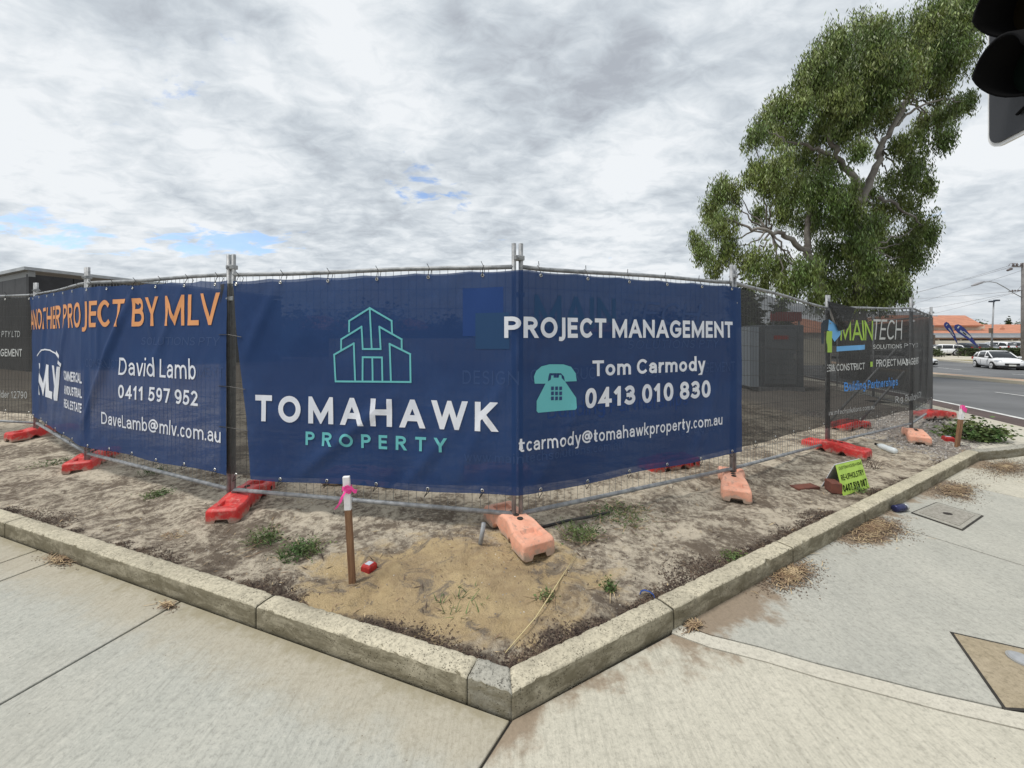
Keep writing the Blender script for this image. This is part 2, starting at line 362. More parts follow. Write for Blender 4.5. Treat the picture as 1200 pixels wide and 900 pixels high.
M['farpave'] = mat('far_concrete', (.46, .42, .33), (.50, .47, .40), .9, 0, .5, world=True)
M['carpark'] = mat('car_park_asphalt', (.20, .19, .18), (.26, .24, .22), .9, 0, .3, world=True)

# ------------------------------------------------------------------ terrain
U = Vector((math.sin(R(22)), math.cos(R(22)), 0)); V_ = Vector((U.y, -U.x, 0))
def ST(s, t_): return U * s + V_ * t_
def drop(X, Y):
    s = np.asarray(X) * U.x + np.asarray(Y) * U.y
    return -0.95 * smooth(8, 46, s)
_fr = random.Random(5)
FOOT = [(_fr.uniform(-4.2, 4.2), _fr.uniform(1.95, 4.2), _fr.uniform(0, 3.14), _fr.uniform(.012, .024)) for _ in range(46)] + [(-.35, 2.45, .5, .02), (-.05, 2.25, .7, .02), (.25, 2.4, 1.2, .018), (-.75, 2.2, .3, .018), (.05, 1.98, .2, .014)]
def sandz(X, Y):
    X = np.asarray(X, float); Y = np.asarray(Y, float)
    dR = (X * NR.x + (Y - K0.y) * NR.y); dL = (X * NL.x + (Y - K0.y) * NL.y); dk = np.minimum(dR, dL)
    h = .078 + .05 * smooth(.1, 1.3, dk) - .085 * smooth(3.2, 5.6, X)
    l = (fbm(X, Y, 2.2, 3) - .5) * .06 + (fbm(X + 40, Y, 6.5, 3) - .5) * .055 + (vnoise(X * 26, Y * 26) - .5) * .006
    for (fx, fy, fa, fd) in FOOT:
        if np.ndim(X) and (X.min() > fx + 1 or X.max() < fx - 1): continue
        c_, s_ = math.cos(fa), math.sin(fa); u = (X - fx) * c_ + (Y - fy) * s_; v = -(X - fx) * s_ + (Y - fy) * c_; q = (u / .14) ** 2 + (v / .052) ** 2
        l = l - fd * np.exp(-q ** 1.6) + fd * .55 * np.exp(-(q - 1.9) ** 2 / .7)
    return h + l * smooth(.12, .45, dk) + (l - .004) * .3 * (1 - smooth(.12, .45, dk)) + drop(X, Y) * smooth(9, 20, Y)
def sz(x, y): return float(sandz(x, y))
def in_lot(X, Y, m_=.06):
    dR = (X * NR.x + (Y - K0.y) * NR.y); dL = (X * NL.x + (Y - K0.y) * NL.y); t_ = X * V_.x + Y * V_.y
    ok = (dR > m_) & (dL > m_) & (t_ < 4.62)
    ok &= ~((X > 6.02) & (Y < 4.97 + .42 * np.clip(X - 5.97, 0, 9) * .8 + m_))
    return ok
xs = np.concatenate([np.linspace(-60, -13, 14)[:-1], np.linspace(-13, -6.5, 60)[:-1], np.arange(-6.5, 7.6, .03), np.linspace(7.6, 46, 50)[1:]])
ys = np.concatenate([np.arange(1.6, 6.5, .03), np.linspace(6.5, 12, 80)[1:-1], np.geomspace(12, 62, 24)])
GX, GY = np.meshgrid(xs, ys); GZ = sandz(GX, GY)
nx, ny = len(xs), len(ys); idx = np.arange(nx * ny).reshape(ny, nx)
cxm = (GX[:-1, :-1] + GX[1:, 1:]) / 2; cym = (GY[:-1, :-1] + GY[1:, 1:]) / 2
keep = in_lot(cxm, cym)
Fq = np.stack([idx[:-1, :-1], idx[:-1, 1:], idx[1:, 1:], idx[1:, :-1]], -1)[keep]
used = np.unique(Fq); remap = np.full(nx * ny, -1); remap[used] = np.arange(len(used))
VV = np.stack([GX.ravel(), GY.ravel(), GZ.ravel()], -1)[used]
tagit(npmesh('sandy_ground', VV, remap[Fq], M['sand'], smooth_=True), kind='structure')

def sheet(name, s0, s1, t0, t1, zoff, m_, n=24, nt=1, parent=None, kind='structure'):
    mb = MB(); ss = np.linspace(s0, s1, n + 1); tt = np.linspace(t0, t1, nt + 1)
    for s in ss:
        for t_ in tt:
            p = ST(s, t_); mb.v.append((p.x, p.y, float(drop(p.x, p.y)) + zoff))
    k = nt + 1
    for i in range(n):
        for j in range(nt): mb.f.append((i * k + j, (i + 1) * k + j, (i + 1) * k + j + 1, i * k + j + 1))
    return mb.build(name, m_, parent, kind=kind)
def kerbstrip(name, s0, s1, t0, t1, z0, z1, m_, n=30, parent=None):
    mb = MB(); rings = []
    for s in np.linspace(s0, s1, n + 1):
        a, b = ST(s, t0), ST(s, t1); dz = float(drop(a.x, a.y))
        rings.append([(a.x, a.y, z0 + dz), (a.x, a.y, z1 + dz), (b.x, b.y, z1 + dz), (b.x, b.y, z0 + dz)])
    mb.loft(rings); return mb.build(name, m_, parent, kind=None if parent else 'structure')
# base ground to the horizon
M['farground'] = mat('far_ground', (.16, .16, .10), (.24, .21, .15), .95, 0, .05, world=True)
mb = MB(); ga = np.concatenate([-np.geomspace(1500, 20, 14), np.linspace(-15, 100, 40), np.geomspace(110, 1500, 14)])
for a in ga:
    for b in ga: mb.v.append((a, b, float(drop(a, b)) - .22))
k = len(ga)
for i in range(k - 1):
    for j in range(k - 1): mb.f.append((i * k + j, (i + 1) * k + j, (i + 1) * k + j + 1, i * k + j + 1))
mb.build('ground', M['farground'], kind='structure')
road = sheet('road', -14, 260, 5.65, 14.0, -.13, M['asphalt'], 90, 6)
sheet('road', -14, 260, 15.5, 27.6, -.13, M['asphalt'], 90, 6)
sheet('gutter_strip', -14, 260, 5.66, 6.72, -.122, M['redseal'], 80, 2)
sheet('edge_line', -14, 200, 6.72, 6.84, -.118, M['linepaint'], 80)
k_ = kerbstrip('road_kerb', -14, 120, 5.50, 5.65, -.25, .0, M['farpave'], 90)
kerbstrip('median_kerb', 6, 220, 14.0, 14.18, -.3, .01, M['farpave'], 90)
sheet('median', 6, 220, 14.18, 15.35, .005, M['brickpave'], 90, 2)
kerbstrip('median_kerb', 6, 220, 15.35, 15.5, -.3, .0, M['farpave'], 90)
for i in range(28): sheet('lane_mark', -10 + i * 6.0 + 2, -10 + i * 6.0 + 4.2, 10.0, 10.11, -.117, M['linepaint'], 2)
for i in range(24): sheet('lane_mark', 2 + i * 8.0, 2 + i * 8.0 + 3, 21.2, 21.35, -.117, M['linepaint'], 2)
kerbstrip('far_kerb', 6, 220, 27.6, 27.8, -.3, .02, M['farpave'], 90)
sheet('far_footpath', 6, 220, 27.8, 36.5, .03, M['farpave'], 80, 3)
sheet('verge', 47, 58, 28.4, 31.2, .045, M['verge'], 8, 2)
sheet('car_park', 6, 220, 36.5, 120, .06, M['carpark'], 60, 6)
sheet('path_beside_road', -14, 120, 4.60, 5.50, .001, M['conc_band'], 60, 2)

# ------------------------------------------------------------------ footpath slabs and kerb stones
jb = MB(); jb.prism([(-14, -4), (12, -4), (12, 7.2), (7.1, 5.2), (5.9, 4.85), (.05, 1.66), (-14, 6.9)], -.08, -.012)
foot = jb.build('footpath', M['joint'], kind='structure')
def KLp(s, o=0.0): return K0 + KL * s - NL * o
def KRp(s, o=0.0): return K0 + KR * s - NR * o
g = .0075
def shrink(poly, d):
    n = len(poly); out = []
    A = sum(poly[i][0] * poly[(i + 1) % n][1] - poly[(i + 1) % n][0] * poly[i][1] for i in range(n)); sg = 1 if A > 0 else -1
    for i in range(n):
        p0, p1, p2 = Vector(poly[i - 1][:2]), Vector(poly[i][:2]), Vector(poly[(i + 1) % n][:2])
        e1 = (p1 - p0).normalized(); e2 = (p2 - p1).normalized()
        n1 = Vector((-e1.y, e1.x)) * sg; n2 = Vector((-e2.y, e2.x)) * sg; b = (n1 + n2)
        b = b / max(.3, b.length_squared) * 2; out.append((p1.x + b.x * d, p1.y + b.y * d))
    return out
def slab(poly, m_, d=g, z=0.0, name='slab', label=None, z0=-.06):
    mb = MB(); mb.prism(shrink([tuple(p)[:2] for p in poly], d), z0, z); o = mb.build(name, m_, foot)
    if label: o['label'] = label
    return bevel(o, .003, 1)
edges = [0.0, 2.07, 3.37, 3.68, 5.2, 6.6, 8.0, 9.4, 10.8]
cd = Vector((-.113, -.18, 0)).normalized()
def Lcut(s, o): return K0 + cd * o if s == 0 else KLp(s, -.05) - NL * (o + .05) + Vector((.03, 0, 0)) * o
for i in range(len(edges) - 1):
    a, b = edges[i], edges[i + 1]
    slab([Lcut(a, 0), Lcut(b, 0), Lcut(b, 4.5), Lcut(a, 4.5)], M['conc_left'])
arc = [KRp(1.03, -.03), at(832, 745), at(893, 760), at(955, 778), at(1022, 795), at(1088, 812), at(1182, 833), Vector((2.42, 1.555, 0)), Vector((3.3, 1.40, 0)), Vector((4.4, 1.33, 0)), Vector((6.2, 1.35, 0))]
n_band = .085
arc2 = []
for i, p in enumerate(arc):
    q = arc[min(i + 1, len(arc) - 1)] - arc[max(i - 1, 0)]; q.z = 0; q.normalize(); arc2.append(p + Vector((q.y, -q.x, 0)) * n_band)
slab([K0 + cd * 6, K0] + arc2 + [Vector((6.2, -4, 0))], M['conc_right'], d=.004)
mb = MB(); bp = arc + arc2[::-1]; mb.prism([p[:2] for p in bp], -.06, .0015); bd = mb.build('trowelled_band', M['conc_band'], foot)
bro = [at(1116, 742), at(1200, 761), Vector((2.9, 1.72, 0)), Vector((2.35, 1.62, 0)), at(1181.5, 833) + Vector((0, .01, 0))]
j2b = KRp(3.55, -.05) - NR * 2.2
slab([KRp(3.55, -.05), j2b, Vector((4.15, 1.36, 0))] + [p + Vector((0, .004, 0)) for p in arc[:-2]][::-1], M['conc_mid'], d=.011)
slab([(6.3, 5.0), (8.9, 5.5), (9.3, 6.6), (7.3, 7.2), (6.6, 6)], M['conc_band'], z=-.004)
slab(bro, M['conc_brown'], d=.003, z=.004, name='brown_patch_slab', label='brown stained triangular concrete patch', z0=-.05)
bo = MB(); lp = shrink([tuple(p)[:2] for p in bro], -.008); bo.prism(lp, -.05, .002); bo.build('patch_joint', M['joint'], foot)
j3 = lambda s, o: KRp(s, -.05) - NR * o
slab([j3(3.55, 0), j3(5.35, 0), j3(5.35, 3.6), Vector((6.3, 1.37, 0)), Vector((4.2, 1.37, 0)), j3(3.55, 2.2)], M['conc_mid'])
slab([j3(5.35, 0), j3(6.55, 0), Vector((7.15, 5.25, 0)), ST(7.6, 4.59), ST(4.3, 4.59), j3(5.35, 2.4)], M['conc_right'])
slab([j3(5.35, 2.4), ST(4.3, 4.59), ST(.6, 4.59), j3(5.35, 3.6)], M['conc_mid'])
# access lids
def chest(name, poly, m_, parent, z, z0=.002):
    mb = MB(); mb.prism([tuple(p)[:2] for p in poly], z0, z); return mb.build(name, m_, parent)
pp = [at(1070, 601.6), at(1098, 590), at(1150, 605), at(1127, 621)]; c_ = sum(pp, Vector()) / 4
lid = thing('access_lid', 'square concrete access lid with steel edging set in the footpath near the kerb', 'manhole', (0, 0, 0))
chest('surround', [c_ + (p - c_) * 1.07 for p in pp], M['joint'], lid, .006)
chest('frame', pp, M['conc_lid'], lid, .009); chest('cover', [c_ + (p - c_) * .82 for p in pp], mat('lid_speckle', (.25, .235, .20), (.34, .32, .28), .9, 0, 50, .8, 120), lid, .013)
mb = MB(); mb.prism([(c_.x + .035 * math.cos(a), c_.y + .025 * math.sin(a)) for a in np.linspace(0, 2 * math.pi, 13)[:-1]], .012, .016); mb.build('lifting_hole', M['hole'], lid)
c2 = at(1198, 774.5); cap = thing('survey_marker', 'small round grey survey marker set in the brown concrete patch', 'survey marker', (c2.x, c2.y, .004))
mb = MB(); mb.prism([(.052 * math.cos(a), .052 * math.sin(a)) for a in np.linspace(0, 2 * math.pi, 25)[:-1]], 0, .006); mb.build('rim', mat('cap_rim', (.30, .30, .29), None, .6), cap)
mb = MB(); mb.prism([(.043 * math.cos(a), .043 * math.sin(a)) for a in np.linspace(0, 2 * math.pi, 25)[:-1]], .006, .008); mb.build('disc', mat('cap_disc', (.40, .41, .42), (.33, .34, .35), .5, .2, 30), cap)

kerb = thing('kerb', None, None); kerb['kind'] = 'structure'
KW, KH = .115, .113
def kerb_stone(fa, fb, m_, label=None, rough=1.0, seed=0, height=KH):
    # fa, fb: (outer, inner) ground points at both ends
    L = ((fb[0] - fa[0]).length + (fb[1] - fa[1]).length) / 2; n = max(3, int(L / .013))
    prof = [(0, -.08), (0, .03), (0, .07), (0, height - .008), (.004, height - .002), (.014, height), (.045, height + .001), (.075, height), (.1 / .115 * KW, height - .001), (KW - .004, height - .006), (KW, height - .02), (KW, -.08)]
    rings = []
    for i in range(n + 1):
        t_ = i / n; o = fa[0].lerp(fb[0], t_); q = fa[1].lerp(fb[1], t_); e_ = min(i, n - i); r_ = []
        dr = (q - o)
        for (a, z) in prof:
            p = o + dr * (a / KW)
            top = 1.0 if z > .05 else .35
            nn = (fbm(p.x * 1.0 + seed, p.y + z * 3, 46, 2) - .5) * .008 * rough * top
            chip = max(0, fbm(p.x + 5, p.y + 3, 34, 2) - .60) * .045 * rough if (a < .02 and z > height - .03) or a > .1 else 0
            end = -.006 if e_ == 0 and z > .05 else 0
            d_ = dr.normalized()
            r_.append((p.x + d_.x * (nn * .4 + (chip if a < .02 else -chip)), p.y + d_.y * (nn * .4 + (chip if a < .02 else -chip)), z + (nn * .5 + end - chip * .6 if z > .05 else 0)))
        rings.append(r_)
    mb = MB(); mb.loft(rings); o = mb.build('kerb_stone', m_, kerb, smooth_=False)
    o.data.polygons.foreach_set('use_smooth', [len(p.vertices) == 4 for p in o.data.polygons])
    if label: o['label'] = label
    return o
bis = (NR + NL).normalized(); mit = KW / bis.dot(NR)
Lj = [.20, 1.458, 4.195, 6.9, 9.6, 12.3]; Rj = [0, .985, 2.21, 3.37, 5.41, 6.75]; gg = .005
LI = lambda s: KLp(s) + NL * KW; RI = lambda s: KRp(s) + NR * KW
inc = K0 + bis * mit
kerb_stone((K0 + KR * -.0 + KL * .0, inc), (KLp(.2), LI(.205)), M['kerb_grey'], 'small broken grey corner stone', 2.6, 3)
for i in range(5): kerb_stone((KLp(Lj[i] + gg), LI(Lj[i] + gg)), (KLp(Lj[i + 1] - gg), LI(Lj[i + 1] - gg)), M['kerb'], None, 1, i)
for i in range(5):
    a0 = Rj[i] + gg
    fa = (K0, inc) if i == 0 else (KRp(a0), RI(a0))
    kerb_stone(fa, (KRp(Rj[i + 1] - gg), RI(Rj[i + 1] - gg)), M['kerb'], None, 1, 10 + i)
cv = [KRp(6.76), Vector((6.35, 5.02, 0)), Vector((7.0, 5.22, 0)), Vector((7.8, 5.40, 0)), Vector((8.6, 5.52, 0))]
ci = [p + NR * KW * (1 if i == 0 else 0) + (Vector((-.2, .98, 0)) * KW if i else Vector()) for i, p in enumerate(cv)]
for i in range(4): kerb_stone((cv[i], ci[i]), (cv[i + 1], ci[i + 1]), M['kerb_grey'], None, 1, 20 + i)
# black joint filler between the stones
mb = MB()
for s in Lj[:-1]: mb.add([KLp(s - gg, -.003), KLp(s + gg, -.003), LI(s + gg) - NL * .004, LI(s - gg) - NL * .004] , []); 
def filler(a, b):
    d = (b - a).normalized(); s_ = Vector((d.y, -d.x, 0)) * .007
    fm.prism([(a + s_)[:2], (b + s_)[:2], (b - s_)[:2], (a - s_)[:2]], -.05, KH - .012)
fm = MB()
for s in Lj[:-1]: filler(KLp(s) + NL * .006, LI(s) - NL * .006)
for s in Rj[1:]: filler(KRp(s) + NR * .006, RI(s) - NR * .006)
fm.build('joint_filler', M['joint'], kerb, kind='stuff')

# ------------------------------------------------------------------ fence joints: (x, y, top rail z, bottom rail z)
J = [None] * 9
J = [(-8.9, 5.97, 2.15, .33), (-6.76, 5.58, 2.15, .33), (-4.57, 4.22, 2.128, .30), (-2.37, 3.31, 2.075, .265), (.04, 2.855, 2.062, .262),
     (2.17, 3.85, 2.085, .262), (4.18, 5.20, 1.935, .145), (6.31, 6.20, 2.005, .185), (8.23, 7.70, 1.97, .12), (9.14, 9.93, 1.93, .05), (10.05, 12.15, 1.87, .0)]
JX = [Vector((a, b, 0)) for a, b, _, _ in J]
JN = ['far left edge', 'left edge', 'second joint from the left', 'joint left of the building logo', 'front corner', 'right end of the navy banner', 'middle of the black mesh', 'right corner', 'street side']
fence_labels = [
 'galvanised mesh fence panel at the left edge behind the black cloth', 'galvanised mesh fence panel behind the left half of the navy banner with orange lettering',
 'galvanised mesh fence panel behind the David Lamb contact lettering', 'galvanised mesh fence panel behind the building logo and TOMAHAWK lettering',
 'galvanised mesh fence panel behind the phone icon and Tom Carmody lettering', 'galvanised mesh fence panel behind the plain see-through black mesh right of the navy banner',
 'galvanised mesh fence panel behind the green and white MAINTECH lettering', 'galvanised mesh fence panel at the right corner beside the maroon roadside strip',
 'galvanised mesh fence panel running away along the street behind the right corner', 'farthest galvanised mesh fence panel running away along the street']
def panel(i):
    A, B = JX[i], JX[i + 1]; zt0, zb0, zt1, zb1 = J[i][2], J[i][3], J[i + 1][2], J[i + 1][3]
    L = (B - A).length; d = (B - A) / L; a = A + d * .027; b = B - d * .027; l = (b - a).length
    gz = sz(A.x, A.y)
    t = thing('temporary_fence', fence_labels[i], 'fence', (a.x, a.y, gz), math.atan2(d.y, d.x), 'temporary mesh fence panels')
    zt = lambda u: zt0 + (zt1 - zt0) * u / l - gz; zb = lambda u: zb0 + (zb1 - zb0) * u / l - gz
    for u in (0, l):
        gl = sz(*(a + d * u)[:2]) - gz
        mb = MB(); mb.tube([(u, 0, zb(u) - .15), (u, 0, zt(u) + .17)], .0168, 12); mb.build('post', M['galv'], t, True)
    mb = MB(); mb.tube([(0, 0, zt(0))] + [(u, 0, zt(u) + .006 * math.sin(u * 3 + i)) for u in np.linspace(.2, l - .2, 7)] + [(l, 0, zt(l))], .0165, 10); mb.build('top_rail', M['galv'], t, True)
    mb = MB(); mb.tube([(0, 0, zb(0)), (l, 0, zb(l))], .0165, 10)
    br_ = mb.build('bottom_rail', M['galv'], t, True); mb = MB(); mb.tube([(l * .45, 0, zb(l * .45)), (l * .45 + .03, 0, zb(l * .45 + .03))], .021, 10); mb.build('sleeve', M['galv'], br_, True)
    mb = MB(); n = int(l / .062)
    for k in range(1, n):
        u = l * k / n; mb.tube([(u, 0, zb(u)), (u, 0, zt(u))], .0019, 4, False)
    for k in range(1, 12):
        f = k / 12; mb.tube([(0, .003, zb(0) * (1 - f) + zt(0) * f), (l, .003, zb(l) * (1 - f) + zt(l) * f)], .0019, 4, False)
    mb.build('wire_mesh', M['wire'], t, kind='stuff', fixn=False)
    if i >= 1:
        for z in (zt(0) - .22, zt(0) + .045):          # joining clamps
            mb = MB(); mb.box(-.055, .02, -.026, .026, z, z + .035); cl_ = bevel(mb.build('clamp', M['galv'], t), .004, 1)
            mb = MB(); mb.tube([(-.03, -.04, z + .017), (-.03, .04, z + .017)], .008, 6); mb.build('bolt', M['galv'], cl_)
for i in range(10): panel(i)

# ------------------------------------------------------------------ fence feet
def caked(m_, col):
    t = NT(m_.node_tree); p = [n for n in t.n if n.type == 'BSDF_PRINCIPLED'][0]; src = p.inputs['Base Color'].links[0].from_socket; co = t.new('ShaderNodeTexCoord').outputs['Object']; sp = t.new('ShaderNodeSeparateXYZ'); t.put(sp, 0, co)
    nz_ = t.noise(t.new('ShaderNodeNewGeometry').outputs['Position'], 18, 5, .7, .3); k = t.ramp(t.math('SUBTRACT', sp.outputs[2], t.math('MULTIPLY', t.math('SUBTRACT', nz_, .4), .16)), .0, .045, .85, 0)
    top_ = t.math('MULTIPLY', t.ramp(nz_, .50, .68), .35); c = t.mix(k, src, (.34, .29, .23)); c = t.mix(top_, c, col); t.l.new(c, p.inputs['Base Color'])
caked(M['red'], (.42, .20, .16)); caked(M['peach'], (.50, .36, .28))
def foot_mesh(m_):
    L = .67; rings = []; S = np.array([-1, -.985, -.95, -.88, -.83, -.80, -.74, -.66, -.58, -.55, -.5, -.44, -.38, -.3, -.22, -.18, -.1, 0, .1, .18, .22, .3, .38, .44, .5, .55, .58, .66, .74, .80, .83, .88, .95, .985, 1])
    for s in S:
        x = s * L / 2; w_ = .122 - .032 * math.exp(-(s / .33) ** 2)
        e_ = 1 - abs(s); w_ *= 1.0 if e_ > .05 else .86 + .14 * math.sqrt(max(0.0, 1 - ((.05 - e_) / .05) ** 2))
        top = .118 + .030 * math.exp(-((abs(s) - .0) / .42) ** 4) - (.0 if e_ > .06 else .02 * (1 - e_ / .06))
        bot = 0.0
        if .20 < abs(s) < .46: bot = .05 * math.sin(math.pi * (abs(s) - .20) / .26) ** .6
        c = .016; dish = .024 if .54 < abs(s) < .81 else 0
        gr = .012
        r_ = [(x, -w_ + gr, bot), (x, -w_, bot + .012), (x, -w_ + .004, top - c), (x, -w_ + .012, top - c * .35), (x, -w_ + c, top), (x, -w_ * .52, top), (x, -w_ * .42, top - dish),
              (x, w_ * .42, top - dish), (x, w_ * .52, top), (x, w_ - c, top), (x, w_ - .012, top - c * .35), (x, w_ - .004, top - c), (x, w_, bot + .012), (x, w_ - gr, bot), (x, w_ * .50, bot), (x, w_ * .40, bot + (.032 if e_ < .16 else 0)), (x, -w_ * .40, bot + (.032 if e_ < .16 else 0)), (x, -w_ * .50, bot)]
        rings.append(r_)
    mb = MB(); mb.loft(rings); return mb.mesh('foot_body', m_, True)
fm_red, fm_pe = foot_mesh(M['red']), foot_mesh(M['peach'])
for me in (fm_red, fm_pe): me.polygons.foreach_set('use_smooth', [False] * len(me.polygons)); me.set_sharp_from_angle(angle=R(38)) if hasattr(me, 'set_sharp_from_angle') else None; me.polygons.foreach_set('use_smooth', [True] * len(me.polygons))
mb = MB(); mb.tube([(0, 0, .145), (0, 0, .1515)], .022, 12)
sock = mb.mesh('socket_plate', M['hole'])
mb = MB(); mb.tube([(.24, -.110, .06), (.24, -.121, .06)], .018, 12); plug = mb.mesh('plug', M['hole'])
def fence_foot(x, y, ang, colr, label, tilt=0.0):
    t = thing('ballast_block', label, 'fence block', (x, y, sz(x, y) - .008), ang, 'plastic ballast blocks of the temporary fence'); t.rotation_euler.y = tilt
    b_ = inst('block_body', fm_red if colr == 'r' else fm_pe, t); bevel(b_, .004, 2)
    [setattr(inst('socket', sock, t), 'location', (x_, 0, 0)) for x_ in (-.06, 0, .06)]; inst('plug', plug, t)
    return t
ang = lambda dx, dy: math.atan2(dy, dx)
fence_foot(-6.78, 5.68, ang(.35, .94), 'r', 'red plastic fence foot farthest left, at the outer end of the navy banner')
fence_foot(-4.72, 4.43, ang(-.42, .9), 'r', 'red plastic fence foot under the left navy banner, below the MLV logo')
fence_foot(-2.31, 3.38, ang(-.15, .98), 'r', 'bright red fence foot with scuffed rim at the gap between the navy banners')
fence_foot(.03, 2.84, ang(-.45, .89), 'p', 'faded orange fence foot at the front corner above the yellow sand')
fence_foot(2.12, 3.76, ang(.42, .9), 'p', 'faded orange fence foot under the right end of the navy banner')
fence_foot(4.14, 5.03, ang(-.50, .86), 'r', 'red fence foot on the sand just behind the lime green sign')
fence_foot(6.02, 5.85, ang(.62, .78), 'p', 'small faded orange fence foot under the right corner near the clear bottle')
fence_foot(7.9, 7.35, ang(.97, .1), 'r', 'red fence foot beyond the corner, beside the roadside footpath')
fence_foot(5.55, 6.45, ang(.9, .3), 'r', 'red fence foot seen through the wires inside the site behind the MAINTECH banner')
fence_foot(1.72, 4.30, ang(.9, .35), 'r', 'reddish fence foot inside the site, peeping under the phone number end of the navy banner')
fence_foot(-1.50, 3.85, ang(.95, -.15), 'p', 'faded orange fence foot inside the site, behind the survey stake with pink tape')
fence_foot(-.15, 3.95, ang(.98, .1), 'p', 'faded orange fence foot inside the site behind the lower edge at the front corner')
# braces behind the fence
def brace(A, B, label):
    t = thing('fence_brace', label, 'brace', tuple(A)); t2 = MB(); t2.tube([(0, 0, 0), B - A], .018, 8); t2.build('strut', M['galv'], t, True)
    m2 = MB(); m2.tube([(-.03, 0, -.02), (.03, 0, .02)], .03, 8); m2.build('end_bracket', M['galv'], t)
brace(Vector((5.1, 6.35, .14)), Vector((6.1, 6.15, 1.45)), 'diagonal steel brace behind the MAINTECH mesh, left one of two')
brace(Vector((5.75, 6.5, .14)), Vector((6.3, 6.3, 1.0)), 'diagonal steel brace behind the MAINTECH mesh, right one of two')

# ------------------------------------------------------------------ lettering
def ar(cx, cy, rx, ry, a0, a1, n=9):
    return [(cx + rx * math.cos(R(a0 + (a1 - a0) * i / n)), cy + ry * math.sin(R(a0 + (a1 - a0) * i / n))) for i in range(n + 1)]
O_ = ar(.5, .5, .5, .5, 90, 450, 28)
GL = {}      # character: (width, height box, strokes, closed flags)   strokes run in a unit box, inset by half the pen
def G(ch, w_, *st, top=1.0, y0=0.0, closed=()): GL[ch] = (w_, st, top, y0, closed)
G('A', .92, [(-.06, -.15), (.5, 1.06), (1.06, -.15)], [(.24, .30), (.76, .30)]); G('B', .72, [(0, .0), (0, 1), (.5, 1)] + ar(.5, .77, .42, .23, 90, -90) + [(.05, .54)], [(.5, .54)] + ar(.55, .27, .45, .27, 90, -90) + [(0, 0)])
G('C', .80, ar(.56, .5, .56, .5, 50, 310, 20)); G('D', .84, [(0, 0), (0, 1), (.38, 1)] + ar(.38, .5, .62, .5, 90, -90, 14) + [(0, 0)]); G('E', .62, [(1, 1), (0, 1), (0, 0), (1, 0)], [(.05, .52), (.9, .52)])
G('F', .60, [(1, 1), (0, 1), (0, 0)], [(.05, .5), (.88, .5)]); G('G', .90, ar(.54, .5, .54, .5, 52, 325, 20) + [(1, .46), (.6, .46)]); G('H', .84, [(0, 0), (0, 1)], [(1, 0), (1, 1)], [(.05, .52), (.95, .52)])
G('I', .20, [(.5, 0), (.5, 1)]); G('J', .33, [(1, 1), (1, .05)] + ar(-.15, .02, 1.15, .22, 0, -100, 8), y0=-.2); G('K', .80, [(0, 0), (0, 1)], [(.98, 1.12), (.05, .42)], [(.28, .62), (1.02, -.12)])
G('L', .60, [(0, 1), (0, 0), (1, 0)]); G('M', 1.04, [(0, -.05), (.0, .98), (.5, .08), (1, .98), (1, -.05)]); G('N', .86, [(0, -.05), (0, .98), (1, .02), (1, 1.05)])
G('O', .96, O_[:-1], closed=(0,)); G('P', .70, [(0, 0), (0, 1), (.45, 1)] + ar(.5, .74, .5, .26, 90, -90, 10) + [(.05, .48)]); G('R', .76, [(0, 0), (0, 1), (.45, 1)] + ar(.48, .75, .46, .25, 90, -90, 10) + [(.05, .5)], [(.45, .5), (1.04, -.12)])
G('S', .66, ar(.5, .745, .5, .255, 35, 230, 14) + ar(.5, .25, .5, .25, 70, -150, 14)); G('T', .76, [(0, 1), (1, 1)], [(.5, .95), (.5, 0)]); G('U', .84, [(0, 1), (0, .36)] + ar(.5, .36, .5, .36, 180, 360, 14) + [(1, 1)])
G('V', .88, [(-.05, 1.15), (.5, -.06), (1.05, 1.15)]); G('W', 1.30, [(-.03, 1.15), (.25, -.02), (.5, 1.0), (.75, -.02), (1.03, 1.15)]); G('Y', .82, [(-.05, 1.12), (.5, .42), (1.05, 1.12)], [(.5, .45), (.5, 0)])
G('X', .8, [(0, -.1), (1, 1.1)], [(0, 1.1), (1, -.1)]); G('&', .95, [(1.04, -.08), (.2, .72)] + ar(.38, .82, .22, .18, 200, -20, 8) + [(.1, .42)] + ar(.32, .22, .32, .22, 140, 300, 8) + [(.92, .5)])
G('0', .66, [(.5 + .5 * x, .5 + .5 * y) for x, y in [(math.copysign(abs(math.cos(t)) ** .9, math.cos(t)), math.sin(t)) for t in np.linspace(0, 2 * math.pi, 25)[:-1]]], closed=(0,))
G('1', .50, [(.02, .76), (.62, 1), (.62, 0)]); G('2', .64, ar(.45, .72, .50, .28, 150, -25, 12) + [(.0, 0), (1, 0)]); G('3', .64, ar(.42, .76, .48, .24, 140, -90, 12) + [(.2, .52)], [(.42, .52)] + ar(.42, .26, .58, .26, 90, -140, 12))
G('4', .72, [(1.0, .24), (0, .24), (.70, 1), (.70, -.0)]); G('5', .62, [(.92, 1), (.12, 1), (.06, .52)] + ar(.40, .31, .60, .31, 115, -135, 14)); G('7', .66, [(0, 1), (1, 1), (.32, -.1)])
G('8', .66, ar(.5, .76, .43, .24, -90, 270, 18)[:-1], ar(.5, .26, .5, .26, 90, 450, 18)[:-1], closed=(0, 1)); G('9', .66, ar(.48, .68, .48, .32, 0, 360, 18)[:-1], ar(.4, .5, .6, .5, 20, -110, 12), closed=(0,)); G('6', .66, ar(.52, .32, .48, .32, 0, 360, 18)[:-1], ar(.6, .5, .6, .5, 200, 70, 12), closed=(0,))
G('.', .20, [(.5, .0), (.5, .03)]); G('-', .40, [(0, .40), (1, .40)]); G('+', .6, [(0, .45), (1, .45)], [(.5, .15), (.5, .75)])
